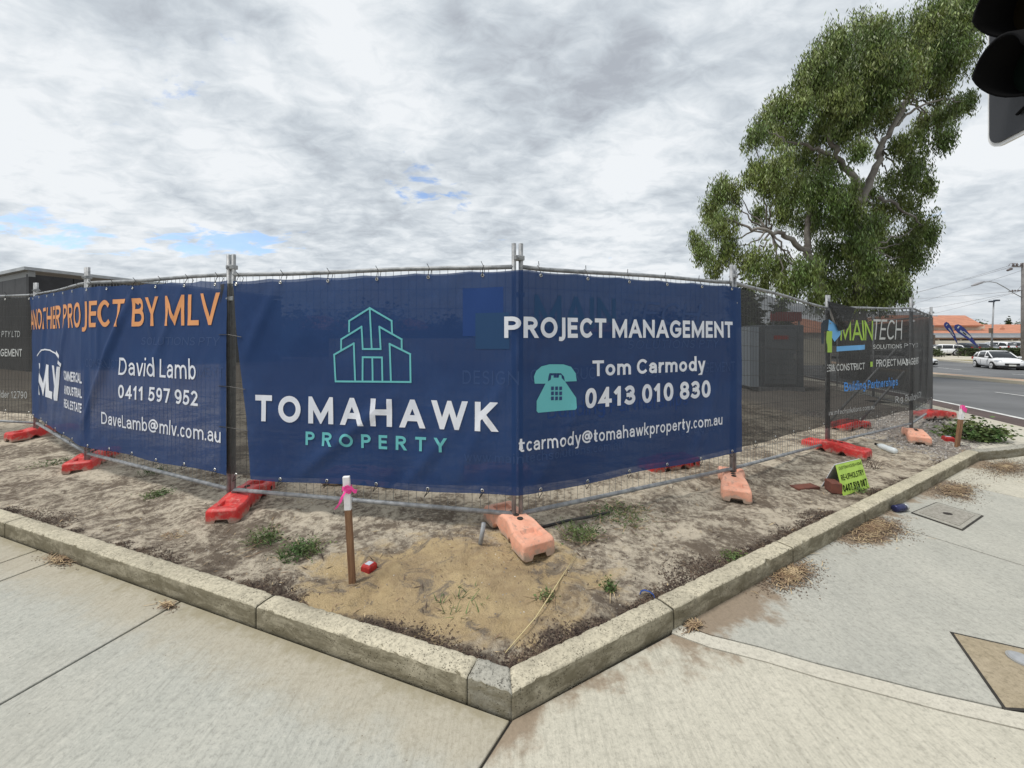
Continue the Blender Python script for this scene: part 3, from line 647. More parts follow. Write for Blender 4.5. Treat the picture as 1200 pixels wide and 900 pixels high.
G('@', 1.12, ar(.47, .52, .19, .21, 0, 360, 16)[:-1], [(.70, .74), (.68, .40)] + ar(.80, .40, .12, .12, 180, 330, 6) + ar(.5, .5, .5, .5, 0, 300, 22), closed=(0,), y0=-.18)
X = .74
def g_(ch, w_, *st, top=X, y0=0.0, closed=()): G(ch, w_, *st, top=top, y0=y0, closed=closed)
g_('a', .60, ar(.5, .62, .5, .38, 150, 0, 8) + [(1, -.0)], [(1, .60), (.5, .57)] + ar(.42, .29, .42, .29, 90, 300, 10) + [(1, .24)])
g_('c', .54, ar(.55, .5, .55, .5, 55, 305, 16)); g_('e', .62, [(.03, .54), (1, .54)] + ar(.5, .5, .5, .5, 8, 318, 18)); g_('o', .66, O_[:-1], closed=(0,))
g_('d', .66, ar(.47, .5, .47, .5, 0, 360, 20)[:-1], [(1, 0), (1, 1.47)], closed=(0,)); g_('b', .66, ar(.53, .5, .47, .5, 0, 360, 20)[:-1], [(0, 0), (0, 1.47)], closed=(0,))
g_('p', .66, ar(.53, .5, .47, .5, 0, 360, 20)[:-1], [(0, 1), (0, -.42)], closed=(0,)); g_('q', .66, ar(.47, .5, .47, .5, 0, 360, 20)[:-1], [(1, 1), (1, -.42)], closed=(0,))
g_('g', .62, ar(.48, .58, .48, .42, 0, 360, 20)[:-1], [(1, 1), (1, -.1)] + ar(.5, -.1, .5, .30, 0, -145, 8), closed=(0,))
g_('h', .62, [(0, 0), (0, 1.47)], [(0, .55)] + ar(.5, .55, .5, .45, 165, 0, 9) + [(1, 0)]); g_('n', .62, [(0, 0), (0, 1)], [(0, .55)] + ar(.5, .55, .5, .45, 165, 0, 9) + [(1, 0)])
g_('m', .98, [(0, 0), (0, 1)], [(0, .6)] + ar(.25, .6, .25, .4, 165, 0, 8) + [(.5, 0)], [(.5, .6)] + ar(.75, .6, .25, .4, 165, 0, 8) + [(1, 0)]); g_('r', .42, [(0, 0), (0, 1)], [(0, .5)] + ar(.9, .35, .9, .65, 165, 85, 7))
g_('i', .20, [(.5, 0), (.5, 1)], [(.5, 1.38), (.5, 1.41)]); g_('l', .20, [(.5, 0), (.5, 1.47)]); g_('t', .42, [(.3, 1.32), (.3, .22)] + ar(.7, .22, .4, .22, 180, 290, 6), [(-.02, .97), (.98, .97)])
g_('k', .60, [(0, 0), (0, 1.47)], [(.95, 1.08), (.05, .42)], [(.3, .62), (1.02, -.1)]); g_('s', .52, ar(.5, .75, .46, .25, 30, 235, 10) + ar(.5, .25, .5, .25, 65, -150, 10)); g_('u', .62, [(1, 1), (1, 0)], [(0, 1), (0, .42)] + ar(.5, .42, .5, .42, 180, 345, 9))
g_('v', .60, [(-.06, 1.15), (.5, -.06), (1.06, 1.15)]); g_('w', .90, [(-.04, 1.15), (.25, -.02), (.5, 1.0), (.75, -.02), (1.04, 1.15)]); g_('y', .60, [(-.06, 1.15), (.52, -.02)], [(1.06, 1.15), (.42, -.30), (.05, -.40)])
CAP = 1.0
def glyph_mesh(body, bold=0.0, space=1.0, shear=0.0):
    """letters drawn with a flat pen: mesh in the xy plane, capitals 1 high; z carries a hair's lift per stroke"""
    pen = .125 + bold * 3.2; h = pen / 2; V, Fc, CI = [], [], []; x = 0.0; lay = 0
    for ci_, ch in enumerate(body):
        if ch == ' ': x += .30 * space + .02; continue
        w_, st, top, y0, closed = GL[ch]; w_ = w_ * (1 + bold * 1.6) if w_ > .3 else max(pen, w_ * .6)
        for si, s_ in enumerate(st):
            diag = ch in 'AVWKXRYMNvwky7&'
            pts = [Vector((x + h + px * (w_ - pen), h + py * (top - pen) if top == 1.0 else (h + py * (top - pen) if py <= 1.2 and py >= 0 else (py * top + (-h if py > 1 else h) if not diag else py * top)))) for px, py in s_]
            cl = si in closed; n = len(pts); L_, R2 = [], []
            if not cl:
                d0 = (pts[0] - pts[1]).normalized(); d1 = (pts[-1] - pts[-2]).normalized(); pts[0] = pts[0] + d0 * h * .98; pts[-1] = pts[-1] + d1 * h * .98
            for i in range(n):
                a_ = pts[i] - pts[i - 1] if (i or cl) else pts[1] - pts[0]; b_ = pts[(i + 1) % n] - pts[i] if (i < n - 1 or cl) else a_
                a_ = a_.normalized(); b_ = b_.normalized(); n1 = Vector((-a_.y, a_.x)); n2 = Vector((-b_.y, b_.x)); m_ = n1 + n2
                ml = m_.length_squared; m_ = m_ * (2 / ml) if ml > .12 else n1 * 1.0
                if m_.length > 3.6: m_ = m_.normalized() * 3.6
                L_.append(pts[i] + m_ * h); R2.append(pts[i] - m_ * h)
            base = len(V); lay = (lay + 1) % 6
            ymax = 1.0 if top == 1.0 else (1.09 if max(p.y for p in pts) > .95 else top); ymin = -.30 if (y0 < 0 or ch in 'gpqy') else 0.0
            for p, q in zip(L_, R2): V += [(p.x, p.y, lay * .00012), (q.x, q.y, lay * .00012)]
            m2 = n if cl else n - 1
            for i in range(m2):
                j = (i + 1) % n; quad = [V[base + 2 * i], V[base + 2 * i + 1], V[base + 2 * j + 1], V[base + 2 * j]]
                for lim, sg in ((ymax, 1), (ymin, -1)):           # trim slanted ends level with the line
                    out = []
                    for k in range(len(quad)):
                        p, q = quad[k - 1], quad[k]; ip, iq = (lim - p[1]) * sg >= 0, (lim - q[1]) * sg >= 0
                        if ip != iq:
                            t = (lim - p[1]) / (q[1] - p[1]); out.append(tuple(p[c] + (q[c] - p[c]) * t for c in range(3)))
                        if iq: out.append(q)
                    quad = out
                    if not quad: break
                if len(quad) >= 3: Fc.append([len(V) + k for k in range(len(quad))]); V += quad; CI.append(ci_)
        x += w_ + (.17 if bold < .02 else .14) * (1 if ch not in 'ATVLPYWvwyrktc' else .75) + (space - 1) * .9
    if shear: V = [(a_ + b_ * shear, b_, c_) for a_, b_, c_ in V]
    me = bpy.data.meshes.new('lettering'); me.from_pydata(V, [], Fc); me.polygons.foreach_set('material_index', CI); bm = bmesh.new(); bm.from_mesh(me)
    bmesh.ops.delete(bm, geom=[v for v in bm.verts if not v.link_faces], context='VERTS')
    for f in bm.faces:
        f.normal_update()
        if f.normal.z < 0: f.normal_flip()
    bm.to_mesh(me); bm.free(); return me
class Surf:
    """a cloth hanging on a polyline of fence joints; u in metres along it, z is height"""
    def __init__(s, pts, off, tops, bots, amp=.007, seed=0, ledge=None, redge=None, crease=None, dip=None, sag=.012, u0=0.0, u1=None):
        s.p = [Vector(p) for p in pts]; s.off = off; s.seed = seed; s.amp = amp; s.crease = crease; s.dip = dip; s.sag = sag
        s.seg = [(s.p[i + 1] - s.p[i]).length for i in range(len(s.p) - 1)]; s.cum = [0] + list(np.cumsum(s.seg)); s.L = s.cum[-1]
        s.tops = tops; s.bots = bots; s.le = ledge; s.re = redge; s.u0 = u0; s.u1 = u1 if u1 is not None else s.L
        s.nrm = []
        for i in range(len(s.seg)):
            d = (s.p[i + 1] - s.p[i]).normalized(); s.nrm.append(Vector((d.y, -d.x, 0)))
    def xy(s, u):
        i = 0
        while i < len(s.seg) - 1 and u > s.cum[i + 1]: i += 1
        t = (u - s.cum[i]) / s.seg[i]; return s.p[i].lerp(s.p[i + 1], t) if 0 <= t <= 1 else s.p[i] + (s.p[i + 1] - s.p[i]) * t, i
    def normal(s, u):
        _, i = s.xy(u); n = s.nrm[i].copy(); bw = .05
        if i < len(s.seg) - 1 and s.cum[i + 1] - u < bw: n = n.lerp(s.nrm[i + 1], .5 * (1 - (s.cum[i + 1] - u) / bw))
        if i > 0 and u - s.cum[i] < bw: n = n.lerp(s.nrm[i - 1], .5 * (1 - (u - s.cum[i]) / bw))
        return n.normalized()
    def wr(s, u, z):
        v = (float(fbm(u * 1.1 + z * .5 + s.seed, z * .45 + u * .25, 1.9, 2)) - .5) * 2.2 + (float(fbm(u - z * .7 + 9 + s.seed, z * .3 + u * .3, 5.0, 2)) - .5) * .8
        top = math.exp(-max(0, s.topz(u) - z) / .18)
        v += .6 * top * math.sin(2 * math.pi * u / .40 + s.seed)
        r_ = v * s.amp
        if s.crease:
            for (ua, za, ub, zb, h, wd) in s.crease:
                t = max(0, min(1, ((u - ua) * (ub - ua) + (z - za) * (zb - za)) / ((ub - ua) ** 2 + (zb - za) ** 2)))
                du = u - (ua + (ub - ua) * t); dz = z - (za + (zb - za) * t); r_ += h * math.exp(-((du * du + dz * dz) / wd ** 2)) * math.sin(math.pi * (.12 + .76 * t))
        return r_
    def _i(s, tab, u):
        return float(np.interp(u, [a for a, _ in tab], [b for _, b in tab]))
    def topz(s, u):
        return s._i(s.tops, u) - s.sag * abs(math.sin(math.pi * u / .42)) - (s._i(s.dip, u) if s.dip else 0)
    def botz(s, u): return s._i(s.bots, u) + .008 * math.sin(u * 5.1 + s.seed)
    def pos(s, u, z, e_=0.0):
        q, _ = s.xy(u); q = q + s.normal(u) * (s.off + s.wr(u, z) + e_); q.z = z; return q
    def px(s, x, y):
        """the point of the cloth's plane that the photograph shows at (x, y)"""
        best = None
        for i in range(len(s.seg)):
            a, b = s.p[i] + s.nrm[i] * s.off, s.p[i + 1] + s.nrm[i] * s.off; r_ = Vector(((x - HX) / F, 1, 0)); d = b - a
            den = r_.x * d.y - r_.y * d.x
            if abs(den) < 1e-9: continue
            dist = (a.x * d.y - a.y * d.x) / den; q = r_ * dist; u = (q - a).dot(d) / d.length
            if dist > 0:
                err = max(0, -u, u - s.seg[i])
                if best is None or err < best[0]: best = (err, s.cum[i] + u, CAMZ - (y - HY) * dist / F)
        return best[1], best[2]
    def mesh(s, name, m_, du=.025, dz=.06, parent=None):
        nu = int((s.u1 - s.u0) / du) + 1; us = set(np.linspace(s.u0, s.u1, nu))
        for c in s.cum[1:-1]:
            us |= {c - .03, c - .012, c, c + .012, c + .03}
        us = sorted(u for u in us if s.u0 <= u <= s.u1); nz = 52; V = []; nU = len(us)
        for j in range(nz + 1):
            f = j / nz
            for u in us:
                a = 0.0
                if s.le: 
                    w_ = max(0, 1 - (u - s.u0) / .7); a += s._i(s.le, f) * w_
                if s.re:
                    w_ = max(0, 1 - (s.u1 - u) / .7); a -= s._i(s.re, f) * w_
                uu = u + a; z = s.botz(uu) * (1 - f) + s.topz(uu) * f; V.append(s.pos(uu, z))
        Fa = [(j * nU + i, j * nU + i + 1, (j + 1) * nU + i + 1, (j + 1) * nU + i) for j in range(nz) for i in range(nU - 1)]
        o = npmesh(name, V, Fa, m_, parent=parent, smooth_=True); return o
    def stamp(s, bm, m_, parent, name='lettering', e_=.0035, step=.04, split=False):
        for ax, rng in ((0, [v.co.x for v in bm.verts]), (1, [v.co.y for v in bm.verts])):
            a, b = min(rng), max(rng); cuts = list(np.arange(math.floor(a / step) * step, b, step))
            if ax == 0: cuts += [c for c in s.cum[1:-1] if a < c < b] + [c + q for c in s.cum[1:-1] for q in (-.03, -.012, .012, .03) if a < c + q < b]
            for c in cuts:
                if a < c < b:
                    bmesh.ops.bisect_plane(bm, geom=bm.verts[:] + bm.edges[:] + bm.faces[:], plane_co=(c, 0, 0) if ax == 0 else (0, c, 0), plane_no=(1, 0, 0) if ax == 0 else (0, 1, 0), dist=1e-6)
        for v in bm.verts: v.co = s.pos(v.co.x, v.co.y, e_ + v.co.z)
        bm.verts.index_update()
        if split:
            ids = sorted({f.material_index for f in bm.faces})
            for q in ids:
                mp, V, Fa = {}, [], []
                for f in bm.faces:
                    if f.material_index == q:
                        Fa.append([mp.setdefault(v.index, len(mp)) for v in f.verts])
                        while len(V) < len(mp): V.append(None)
                        for v in f.verts: V[mp[v.index]] = tuple(v.co)
                me = bpy.data.meshes.new('letter'); me.from_pydata(V, [], Fa); me.materials.append(m_); inst('letter', me, parent)
            bm.free(); return None
        for f in bm.faces: f.material_index = 0
        me = bpy.data.meshes.new(name); bm.to_mesh(me); bm.free(); me.materials.append(m_); return inst(name, me, parent, kind='stuff')
    def text(s, body, m_, parent, xl, yb, yt, xr, bold=.0, space=1.0, shear=0.0, e_=.0045):
        u0, z0 = s.px(xl, yb); _, z1 = s.px(xl, yt); u1, _ = s.px(xr, yb)
        me = glyph_mesh(body, bold, space, shear); xs_ = [v.co.x for v in me.vertices]; a, b = min(xs_), max(xs_)
        bm = bmesh.new(); bm.from_mesh(me); bpy.data.meshes.remove(me)
        for v in bm.verts: v.co = Vector((u0 + (v.co.x - a) / (b - a) * (u1 - u0), z0 + v.co.y / CAP * (z1 - z0), v.co.z))
        return s.stamp(bm, m_, parent, e_=e_, split=abs(yb - yt) >= 13)
    def poly(s, polys, m_, parent, name='printed_logo', e_=.0035):
        bm = bmesh.new()
        for pl in polys:
            vs = [bm.verts.new((*s.px(*p), 0)) for p in pl]; bm.faces.new(vs)
        bmesh.ops.triangulate(bm, faces=bm.faces); return s.stamp(bm, m_, parent, name, e_)
    def lines(s, lines_, w_, m_, parent, name='printed_logo'):
        bm = bmesh.new()
        for ln in lines_:
            p = [Vector(s.px(*q)) for q in ln]
            for a, b in zip(p[:-1], p[1:]):
                d = (b - a).normalized(); n = Vector((-d.y, d.x)) * w_ / 2; e_ = d * w_ * .45
                vs = [bm.verts.new((*q, 0)) for q in (a - e_ + n, a - e_ - n, b + e_ - n, b + e_ + n)]; bm.faces.new(vs)
        return s.stamp(bm, m_, parent, name)
    def ties(s, us, parent, inner=True, bottom=True):
        """eyelets and cable ties along the edges"""
        ey, ti = MB(), MB()
        for u in us:
            n = s.normal(u); t = n.cross(Vector((0, 0, 1)))
            for top in ((True, False) if bottom else (True,)):
                z = s.topz(u) - .025 if top else s.botz(u) + .025
                c = s.pos(u, z, .004); ring = [c + (t * math.cos(a) + Vector((0, 0, 1)) * math.sin(a)) * .0095 for a in np.linspace(0, 2 * math.pi, 9)]
                ey.tube(ring, .0035, 4, False)
                h = .075 if top else -.035
                q, _ = s.xy(u)
                if top: ti.tube([c + n * .004, q + n * .028 + Vector((0, 0, z + h * .8)), q + Vector((0, 0, z + h + .006)), q - n * .024 + Vector((0, 0, z + h * .8)), q + n * .0 + Vector((0, 0, z))], .0028, 4)
                else: ti.tube([c, c + n * .02 + Vector((0, 0, -.02)), c + n * .012 + t * .02 + Vector((0, 0, -.055)), q + Vector((0, 0, z - .03))], .003, 4)
                if top: ti.tube([q + n * .02 + Vector((0, 0, z + h)), q + n * .035 + t * .012 + Vector((0, 0, z + h + .03))], .0025, 4)
        ey.build('eyelets', M['steel'], parent, kind='stuff', fixn=False); ti.build('cable_ties', M['black_tie'], parent, kind='stuff', fixn=False)
def hem(s, parent, m_):
    mb = MB()
    us = np.linspace(s.u0, s.u1, int((s.u1 - s.u0) / .06))
    return None

def Jp(a, b): return [JX[i] for i in range(a, b + 1)]
# left navy banner -------------------------------------------------
cl1 = Surf(Jp(1, 3), .045, [(0, 2.12), (2.58, 2.085), (4.9, 2.03)], [(0, .46), (2.58, .395), (4.9, .40)], .016, 3, u0=-.20, u1=4.97,
           ledge=[(0, .25), (.5, .14), (1, 0)], crease=[(2.60, .62, 3.55, 1.98, .036, .05), (1.3, .5, 2.1, 1.9, .02, .07), (3.8, 1.2, 4.4, 2.0, .014, .05), (2.9, 1.3, 3.0, 2.05, .016, .04), (3.9, 1.5, 3.7, 2.05, .014, .04), (.6, .7, 1.0, 2.0, .02, .06)])
bl = cl1.mesh('mesh_banner', M['blue_cloth']); tagit(bl, 'creased navy banner reading ANOTHER PROJECT BY MLV in orange, tied over the left fence panels', 'banner', 'printed banners on the fence')
cl1.text('ANOTHER PROJECT BY MLV', M['orange_print'], bl, 36, 386.5, 364, 257, .012)
cl1.text('David Lamb', M['white_print'], bl, 141, 439, 419, 230)
cl1.text('0411 597 952', M['white_print'], bl, 141, 466, 450.5, 232, .014)
cl1.text('DaveLamb@mlv.com.au', M['white_print'], bl, 118.5, 496.5, 482.5, 259)
cl1.text('MLV', M['white_print'], bl, 47, 462, 425.5, 73, .03, .85)
cl1.text('COMMERCIAL', M['white_print'], bl, 76, 445, 434, 96, .02); cl1.text('& INDUSTRIAL', M['white_print'], bl, 76.5, 461, 451, 96, .02); cl1.text('REAL ESTATE', M['white_print'], bl, 77, 477, 467, 96, .02)
cl1.lines([[(44, 417), (48, 412), (54, 409.5), (60, 410.5), (66, 414), (70, 420), (73, 427)]], .018, M['white_print'], bl)
cl1.lines([[(67, 413.5), (70, 419), (73, 427)]], .045, M['white_print'], bl)
cl1.ties(np.arange(.2, 4.92, .42), bl)
# front navy banner ------------------------------------------------
L3 = (JX[4] - JX[3]).length; L4 = (JX[5] - JX[4]).length
cl2 = Surf(Jp(3, 5), .045, [(0, 2.02), (L3, 2.035), (L3 + L4, 2.045)], [(0, .385), (L3, .405), (L3 + L4, .425)], .010, 21, u0=.07, u1=L3 + L4 + .06,
           ledge=[(0, .17), (.3, .13), (.7, .04), (1, 0)], crease=[(.7, .45, 1.5, 1.1, .02, .05), (2.0, .5, 2.5, 1.5, .010, .05), (2.55, .42, 3.1, 1.2, .016, .05), (.2, 1.4, .5, 2.0, .014, .05), (1.6, .42, 1.9, .8, .014, .05), (4.2, .45, 4.6, 1.3, .012, .05)])
b2 = cl2.mesh('mesh_banner', M['blue_cloth']); tagit(b2, 'navy banner with TOMAHAWK PROPERTY and a teal phone icon, folded round the front fence corner', 'banner', 'printed banners on the fence')
cl2.text('TOMAHAWK', M['white_print'], b2, 300, 493, 462.5, 584.5, .028, 1.22)
cl2.text('PROPERTY', M['teal_print'], b2, 359, 521, 505.3, 524, .022, 1.55)
def c2p(l): return [(260 + .3 * x, 280 + .3 * y) for x, y in l]
logo = [[(497, 362), (497, 320), (577, 270), (663, 320), (665, 367)], [(577, 270), (585, 430)], [(467, 432), (467, 392), (545, 343), (550, 430), (620, 430), (615, 343), (702, 392), (702, 430)],
        [(515, 408), (522, 554)], [(515, 408), (440, 452), (447, 556), (737, 559), (735, 450), (655, 410), (660, 556)], [(550, 555), (550, 462), (625, 463), (627, 556)], [(587, 463), (589, 555)]]
cl2.lines([c2p(l) for l in logo], .014, M['teal_print'], b2)
cl2.text('PROJECT MANAGEMENT', M['white_print'], b2, 591, 396, 371, 858, .026)
cl2.text('Tom Carmody', M['white_print'], b2, 694, 441, 422.5, 826, .02)
cl2.text('0413 010 830', M['white_print'], b2, 685, 479, 455, 832, .026)
cl2.text('tcarmody@tomahawkproperty.com.au', M['white_print'], b2, 610, 530, 514, 846, .006)
def c3p(l): return [(580 + .26667 * x, 280 + .26667 * y) for x, y in l]
hs = [(175, 636), (172, 605), (182, 580), (205, 560), (240, 551), (300, 551), (335, 562), (355, 590), (360, 625), (308, 627), (304, 605), (290, 590), (248, 590), (236, 604), (232, 636)]
cl2.poly([c3p(hs[0:2] + hs[2:5] + [(240, 590), (236, 604), (232, 636)]), c3p([(240, 551), (300, 551), (290, 590), (248, 590), (240, 590)]), c3p([(300, 551), (335, 562), (355, 590), (360, 625), (308, 627), (304, 605), (290, 590)])], M['teal_print'], b2, 'printed_phone')
cl2.poly([c3p([(246, 618), (248, 600), (258, 600), (258, 610), (280, 610), (282, 598), (292, 598), (294, 612), (310, 628), (357, 698), (357, 742), (350, 750), (190, 764), (183, 756), (183, 712), (225, 632)])], M['teal_print'], b2, 'printed_phone')
cl2.poly([c3p([(a, b), (a + 12, b - .6), (a + 12, b + 15), (a, b + 16)]) for a in (247, 265, 283) for b in (649, 671, 693)], M['navy_print'], b2, 'printed_keys', e_=.006)
cl2.ties(np.arange(.1, L3 + L4, .42), b2)
mb = MB()                                               # side ties across the gap at the left edge
for z in (.78, 1.12, 1.55):
    mb = MB(); a = cl2.pos(.12 + .13 * (1 - (z - .4) / 1.6), z, .004); b = cl1.pos(4.88, z + .02, .004); mb.tube([a, (a + b) / 2 + Vector((0, -.02, .01)), b], .003, 4); mb.build('side_tie', M['black_tie'], b2)
# black shade cloth banners ----------------------------------------
L5 = (JX[6] - JX[5]).length
bk1 = Surf(Jp(3, 6), .022, [(0, 2.00), (L3, 2.03), (L3 + L4, 2.04), (L3 + L4 + L5, 1.90)], [(0, .40), (L3, .46), (L3 + L4, .455), (L3 + L4 + L5, .40)], .004, 40, u0=-.08, u1=L3 + L4 + L5 + .0)
k1 = bk1.mesh('shade_cloth_banner', M['black_cloth']); tagit(k1, 'black see-through shade cloth behind the front navy banner, plain and bare to its right', 'banner', 'black shade cloth banners on the fence')
M['ghost'] = mat('show_through_print', (.028, .062, .165), None, .8); M['ghost_b'] = mat('show_through_blue', (.010, .044, .175), None, .8); M['ghost_g'] = mat('show_through_green', (.014, .054, .140), None, .8)  # light showing through from the cloth behind, put into faint print colours
cl2.poly([[(542, 338), (590, 336), (590, 394), (542, 394)]], M['ghost_b'], b2, 'show_through_logo', .001); cl2.poly([[(557, 367), (597, 366), (597, 409), (557, 409)]], M['ghost_g'], b2, 'show_through_logo', .0018)
gt = lambda t, m_, *a, **k: cl2.text(t, M[m_], b2, *a, e_=.0012, **k)
gt('MAIN', 'ghost_g', 626, 384, 345, 722, bold=.02); gt('TECH', 'ghost', 732, 380, 352, 822, shear=.2); gt('SOLUTIONS PTY', 'ghost', 736, 409, 398.5, 842, shear=.15, space=1.1)
gt('DESIGN', 'ghost', 542, 450, 434, 606, space=1.1); gt('CONSTRUCT', 'ghost', 622, 448, 433, 706); gt('PROJECT MANAGEMENT', 'ghost', 745, 441, 428, 861)
gt('Building Partnerships', 'ghost_b', 642, 491, 473, 806); gt('www.maintechsolutions.com.au', 'ghost', 544, 540, 529, 730); gt('Reg. Builder', 'ghost', 792, 511, 500, 842)
gt2 = lambda t, *a, **k: cl1.text(t, M['ghost'], bl, *a, e_=.0012, **k); gt2('SOLUTIONS PTY', 164, 404, 395, 258, shear=.15); gt2('CONSTRUCT', 100, 430, 420, 140); gt2('MANAGEMENT', 188, 438, 427, 262)
bk1.ties(np.arange(L3 + L4 + .4, L3 + L4 + L5 - .05, .45), k1)
L6 = (JX[7] - JX[6]).length; L7 = (JX[8] - JX[7]).length
bk2 = Surf(Jp(6, 8), .03, [(0, 1.90), (L6, 1.965), (L6 + L7, 1.93)], [(0, .36), (L6, .41), (L6 + L7, .36)], .012, 55, u0=-.10, u1=L6 + L7 - .04,
           dip=[(-.1, .02), (0, .04), (.18, .30), (.30, .33), (.62, .0), (9, 0)], crease=[(L6 - .55, .5, L6 - .1, 1.7, .03, .05), (L6 + .4, .5, L6 + .9, 1.7, .025, .07), (L6 + 1.2, .4, L6 + 1.5, 1.8, .03, .07), (.3, .6, .9, 1.7, .02, .06)])
k2 = bk2.mesh('shade_cloth_banner', M['black_cloth']); tagit(k2, 'sagging black shade cloth banner reading MAINTECH SOLUTIONS in green and white at the right corner', 'banner', 'black shade cloth banners on the fence')
bk2.text('MAIN', M['green_print'], k2, 984, 399, 374.5, 1022.5, .004, .92); bk2.text('TECH', M['pale_print'], k2, 1023, 398, 374, 1058, -.006, .92, .2)
bk2.text('SOLUTIONS', M['pale_print'], k2, 1023, 409, 403.8, 1056, .006); bk2.text('PTY LTD', M['grey_print'], k2, 1059, 407.5, 402.5, 1076, 0)
bk2.text('DESI& CONSTRUCT', M['pale_print'], k2, 963, 436, 427.5, 1012.5, .008, .9); bk2.text('PROJECT MANAGEMENT', M['pale_print'], k2, 1027, 430, 421.5, 1076, .012, .9)
bk2.poly([[(1019, 424), (1022, 423.6), (1022, 429.5), (1019, 430)], [(966, 388), (975, 388), (974.5, 413), (965.5, 413)]], M['green_print'], k2, e_=.007)
bk2.poly([[(961, 380), (964, 375.5), (971, 374), (977, 378), (983, 385), (989, 384), (984, 392), (978, 400.5), (974, 394), (971, 387), (965, 389), (964.5, 403), (962, 403)]], M['sky_print'], k2)
bk2.poly([[(980, 406), (1013, 404), (1013, 409.5), (980, 412)]], M['sky_print'], k2)
bk2.text('Building Partnerships', M['blue_print'], k2, 989, 458.5, 448, 1052, .012); bk2.text('www.mtechsolutions.com.au', M['grey_print'], k2, 966, 488, 482, 1024, 0); bk2.text('Reg. Builder 12790', M['grey_print'], k2, 1049, 472, 464.5, 1078, 0)
bk2.ties(list(np.arange(.75, L6 + L7 - .1, .45)), k2)
ms = MB()                                                # folded-over flap at the sagging corner
fa_ = [bk2.pos(*bk2.px(a, b), .02) for a, b in ((967, 353), (1000, 361), (989, 385), (980, 388))]
fa_[2] += Vector((-.02, -.06, 0)); ms.add(fa_ + [p + Vector((.004, -.004, 0)) for p in fa_], [(0, 1, 2, 3), (7, 6, 5, 4)]); ms.build('folded_flap', M['black_cloth'], k2, fixn=False)
bk3 = Surf(Jp(0, 1), .03, [(0, 2.12), (2.4, 2.12)], [(0, .47), (2.4, .47)], .006, 70, u0=.03, u1=2.42)
k3 = bk3.mesh('shade_cloth_banner', M['black_cloth']); tagit(k3, 'black shade cloth banner at the left edge with MANAGEMENT and Builder 12790 in grey print', 'banner', 'black shade cloth banners on the fence')
bk3.text('SOLUTIONS PTY LTD', M['grey_print'], k3, -30, 395, 388, 24, 0, 1.05, .15); bk3.text('PROJECT MANAGEMENT', M['pale_print'], k3, -44, 417, 408.5, 26, .01); bk3.text('Reg. Builder 12790', M['grey_print'], k3, -24, 465, 457, 32, 0)
bk3.ties(np.arange(.3, 2.4, .45), k3)
bk4 = Surf(Jp(8, 10), .03, [(0, 1.92), (4.8, 1.84)], [(0, .36), (4.8, .3)], .01, 90, u0=.05, u1=4.7)
k4 = bk4.mesh('shade_cloth_banner', M['black_cloth']); tagit(k4, 'black shade cloth running away along the street behind the right fence corner', 'banner', 'black shade cloth banners on the fence')

# ------------------------------------------------------------------ foliage helpers
def leaves(name, C, size, n_, parent, m_, droop=.5, aspect=.2, spread=None, rng=RNG, label=None, kind=None, up=0.0):
    """C: (N,3) leaf centres; every leaf is a folded diamond of its own"""
    N = len(C); th = rng.uniform(0, 2 * np.pi, N); dz = -droop + rng.normal(0, .35, N) + up
    d = np.stack([np.cos(th), np.sin(th), dz], -1); d /= np.linalg.norm(d, axis=1)[:, None]
    r_ = rng.normal(size=(N, 3)); sd_ = np.cross(d, r_); sd_ /= np.linalg.norm(sd_, axis=1)[:, None]
    L = (size * rng.uniform(.6, 1.35, N))[:, None]; W_ = L * aspect
    V = np.stack([C - d * L * .5, C + sd_ * W_ * .5 - d * L * .05, C + d * L * .5, C - sd_ * W_ * .5 - d * L * .05], 1).reshape(-1, 3)
    return npmesh(name, V, np.arange(N * 4).reshape(N, 4), m_, parent=parent, kind=kind)
M['gum_leaf'] = mat('gum_leaf', (.088, .142, .028), (.205, .250, .065), .5, 0, .55, lo=.35, hi=.65, island=.45, world=True, spec=.5)
M['gum_bark'] = mat('gum_bark', (.29, .27, .24), (.15, .13, .115), .85, 0, 1.5, .8, 14)
M['dark_leaf'] = mat('dark_leaf', (.035, .055, .02), (.07, .09, .035), .7, 0, .7, island=.4, world=True)
M['weed'] = mat('weed_green', (.06, .11, .03), (.12, .15, .05), .7, 0, 5, island=.4, world=True)
M['straw'] = mat('dry_straw', (.44, .33, .20), (.26, .175, .10), .8, 0, 9, island=.35, world=True)
M['bark_chip'] = mat('dark_leaf_litter', (.065, .045, .035), (.12, .085, .06), .9, 0, 9, island=.5, world=True)
M['dirtmound'] = mat('swept_dirt', (.20, .145, .10), (.13, .095, .07), .95, 0, 14, 1.0, 70, world=True)

